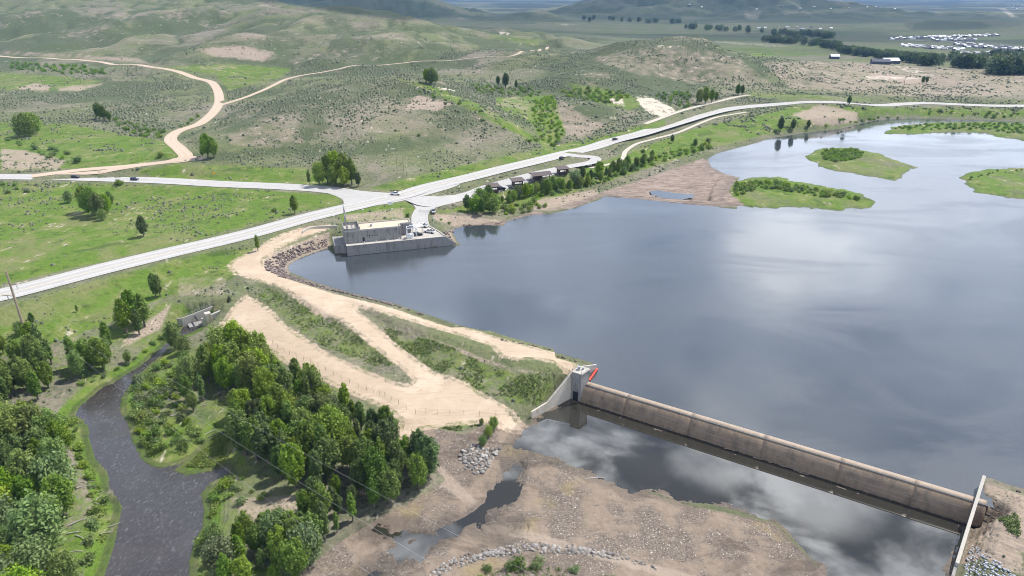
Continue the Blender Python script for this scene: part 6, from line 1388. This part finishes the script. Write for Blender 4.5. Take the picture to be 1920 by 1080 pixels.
rocks('blue_gravel', 'heap of crushed blue grey gravel behind the right weir wall', ['1795,1085 1800,1050 1812,1020 1830,1012 1845,1015 1862,1035 1890,1060 1920,1080 1920,1100'], 6.0, .14, .32, M_rockb, 92)
rocks('rock_fill', 'smaller pale rocks filling the curved line and the pile by the tailwater', ['780,1078 850,1040 930,1020 1010,1012 1090,1018 1160,1032 1240,1060 1240,1075 1150,1054 1080,1046 1000,1042 930,1052 860,1070 815,1090', '850,864 860,842 888,826 905,834 930,836 952,830 940,855 922,878 910,894 893,897 870,886'], 1.9, .16, .46, M_rock, 94)
rocks('cobbles', 'pale cobbles strewn over the tailwater gravel bars', ['800,870 870,890 930,870 1000,870 1110,900 1280,955 1450,990 1510,1050 1530,1090 1200,1090 1000,1010 850,1050 700,1080 620,1080 700,1010 790,950'], .3, .06, .2, M_cob, 93)
def log_mesh(seed):
    g = random.Random(seed); m_ = MB(); L_ = 5; m_.tube((-L_ / 2, 0, .2), (L_ * .1, .15, .25), .2, .17, 7); m_.tube((L_ * .1, .15, .25), (L_ / 2, -.1, .3), .17, .09, 7)
    for _ in range(4): x = g.uniform(-1, 2); m_.tube((x, .1, .25), (x + g.uniform(.2, .8), g.uniform(-.8, .8), g.uniform(.3, .9)), .06, .02, 4)
    me = m_.mesh('driftwood_log'); me.materials.append(M_deadw); return me
LG = [log_mesh(i) for i in range(3)]
def logs(lst, label, grp):
    a_ = np.array([(q[0], q[1]) for q in lst], float); X, Y, Zq = hit(a_[:, 0], a_[:, 1])
    for q, x, y, z in zip(lst, X, Y, Zq):
        o = link('driftwood_log', rnd.choice(LG), None, None, (x, y, z + .1), q[2]); o.scale = (q[3] * .62,) * 3; tag(o, label if isinstance(label, str) else label[lst.index(q)], 'log', grp)
logs([(140, 873, .5, 1.2), (137, 884, .3, 1), (155, 905, -.2, .8), (152, 915, .4, 1.1), (170, 905, .2, .7), (185, 935, 1.2, .8), (190, 925, .9, .6), (180, 945, -.3, .9), (145, 980, .7, 1.2), (140, 1000, .2, 1.1), (150, 1008, -.4, 1), (160, 1020, .5, 1.2), (145, 1035, .1, .9), (158, 1050, .8, 1.1), (200, 1000, .3, .9), (215, 985, .6, .8), (130, 1060, .2, 1.2)], 'pale driftwood log lying on the left river bank', 'driftwood logs on the left bank')
logs([(393, 812, .9, 1.1), (397, 818, .6, .8), (330, 780, .2, 1), (385, 760, .4, .8), (545, 795, 1.0, 1.2), (552, 800, .7, .9)], 'pale fallen log inside the grove right of the river', 'fallen logs in the grove')
x, y = atz(1115, 897.5, POOLZ); o = link('driftwood_log', LG[0], None, None, (float(x), float(y), POOLZ - .05), .1); tag(o, 'single log floating at the edge of the tailwater', 'log')

# ------------------------------------------------------------------ air
m, b = mat('valley_haze'); v = b.new('ShaderNodeVolumePrincipled'); v.inputs['Color'].default_value = (0.20, 0.46, 1.0, 1); v.inputs['Density'].default_value = 0.000045; v.inputs['Anisotropy'].default_value = 0.1
b.out(None, v.outputs[0])
hz = MB().box(-26000, 26000, -400, 25500, -12, 900).build('haze', m); hz['kind'] = 'stuff'; hz['label'] = 'thin blue haze filling the valley air'; hz['category'] = 'haze'
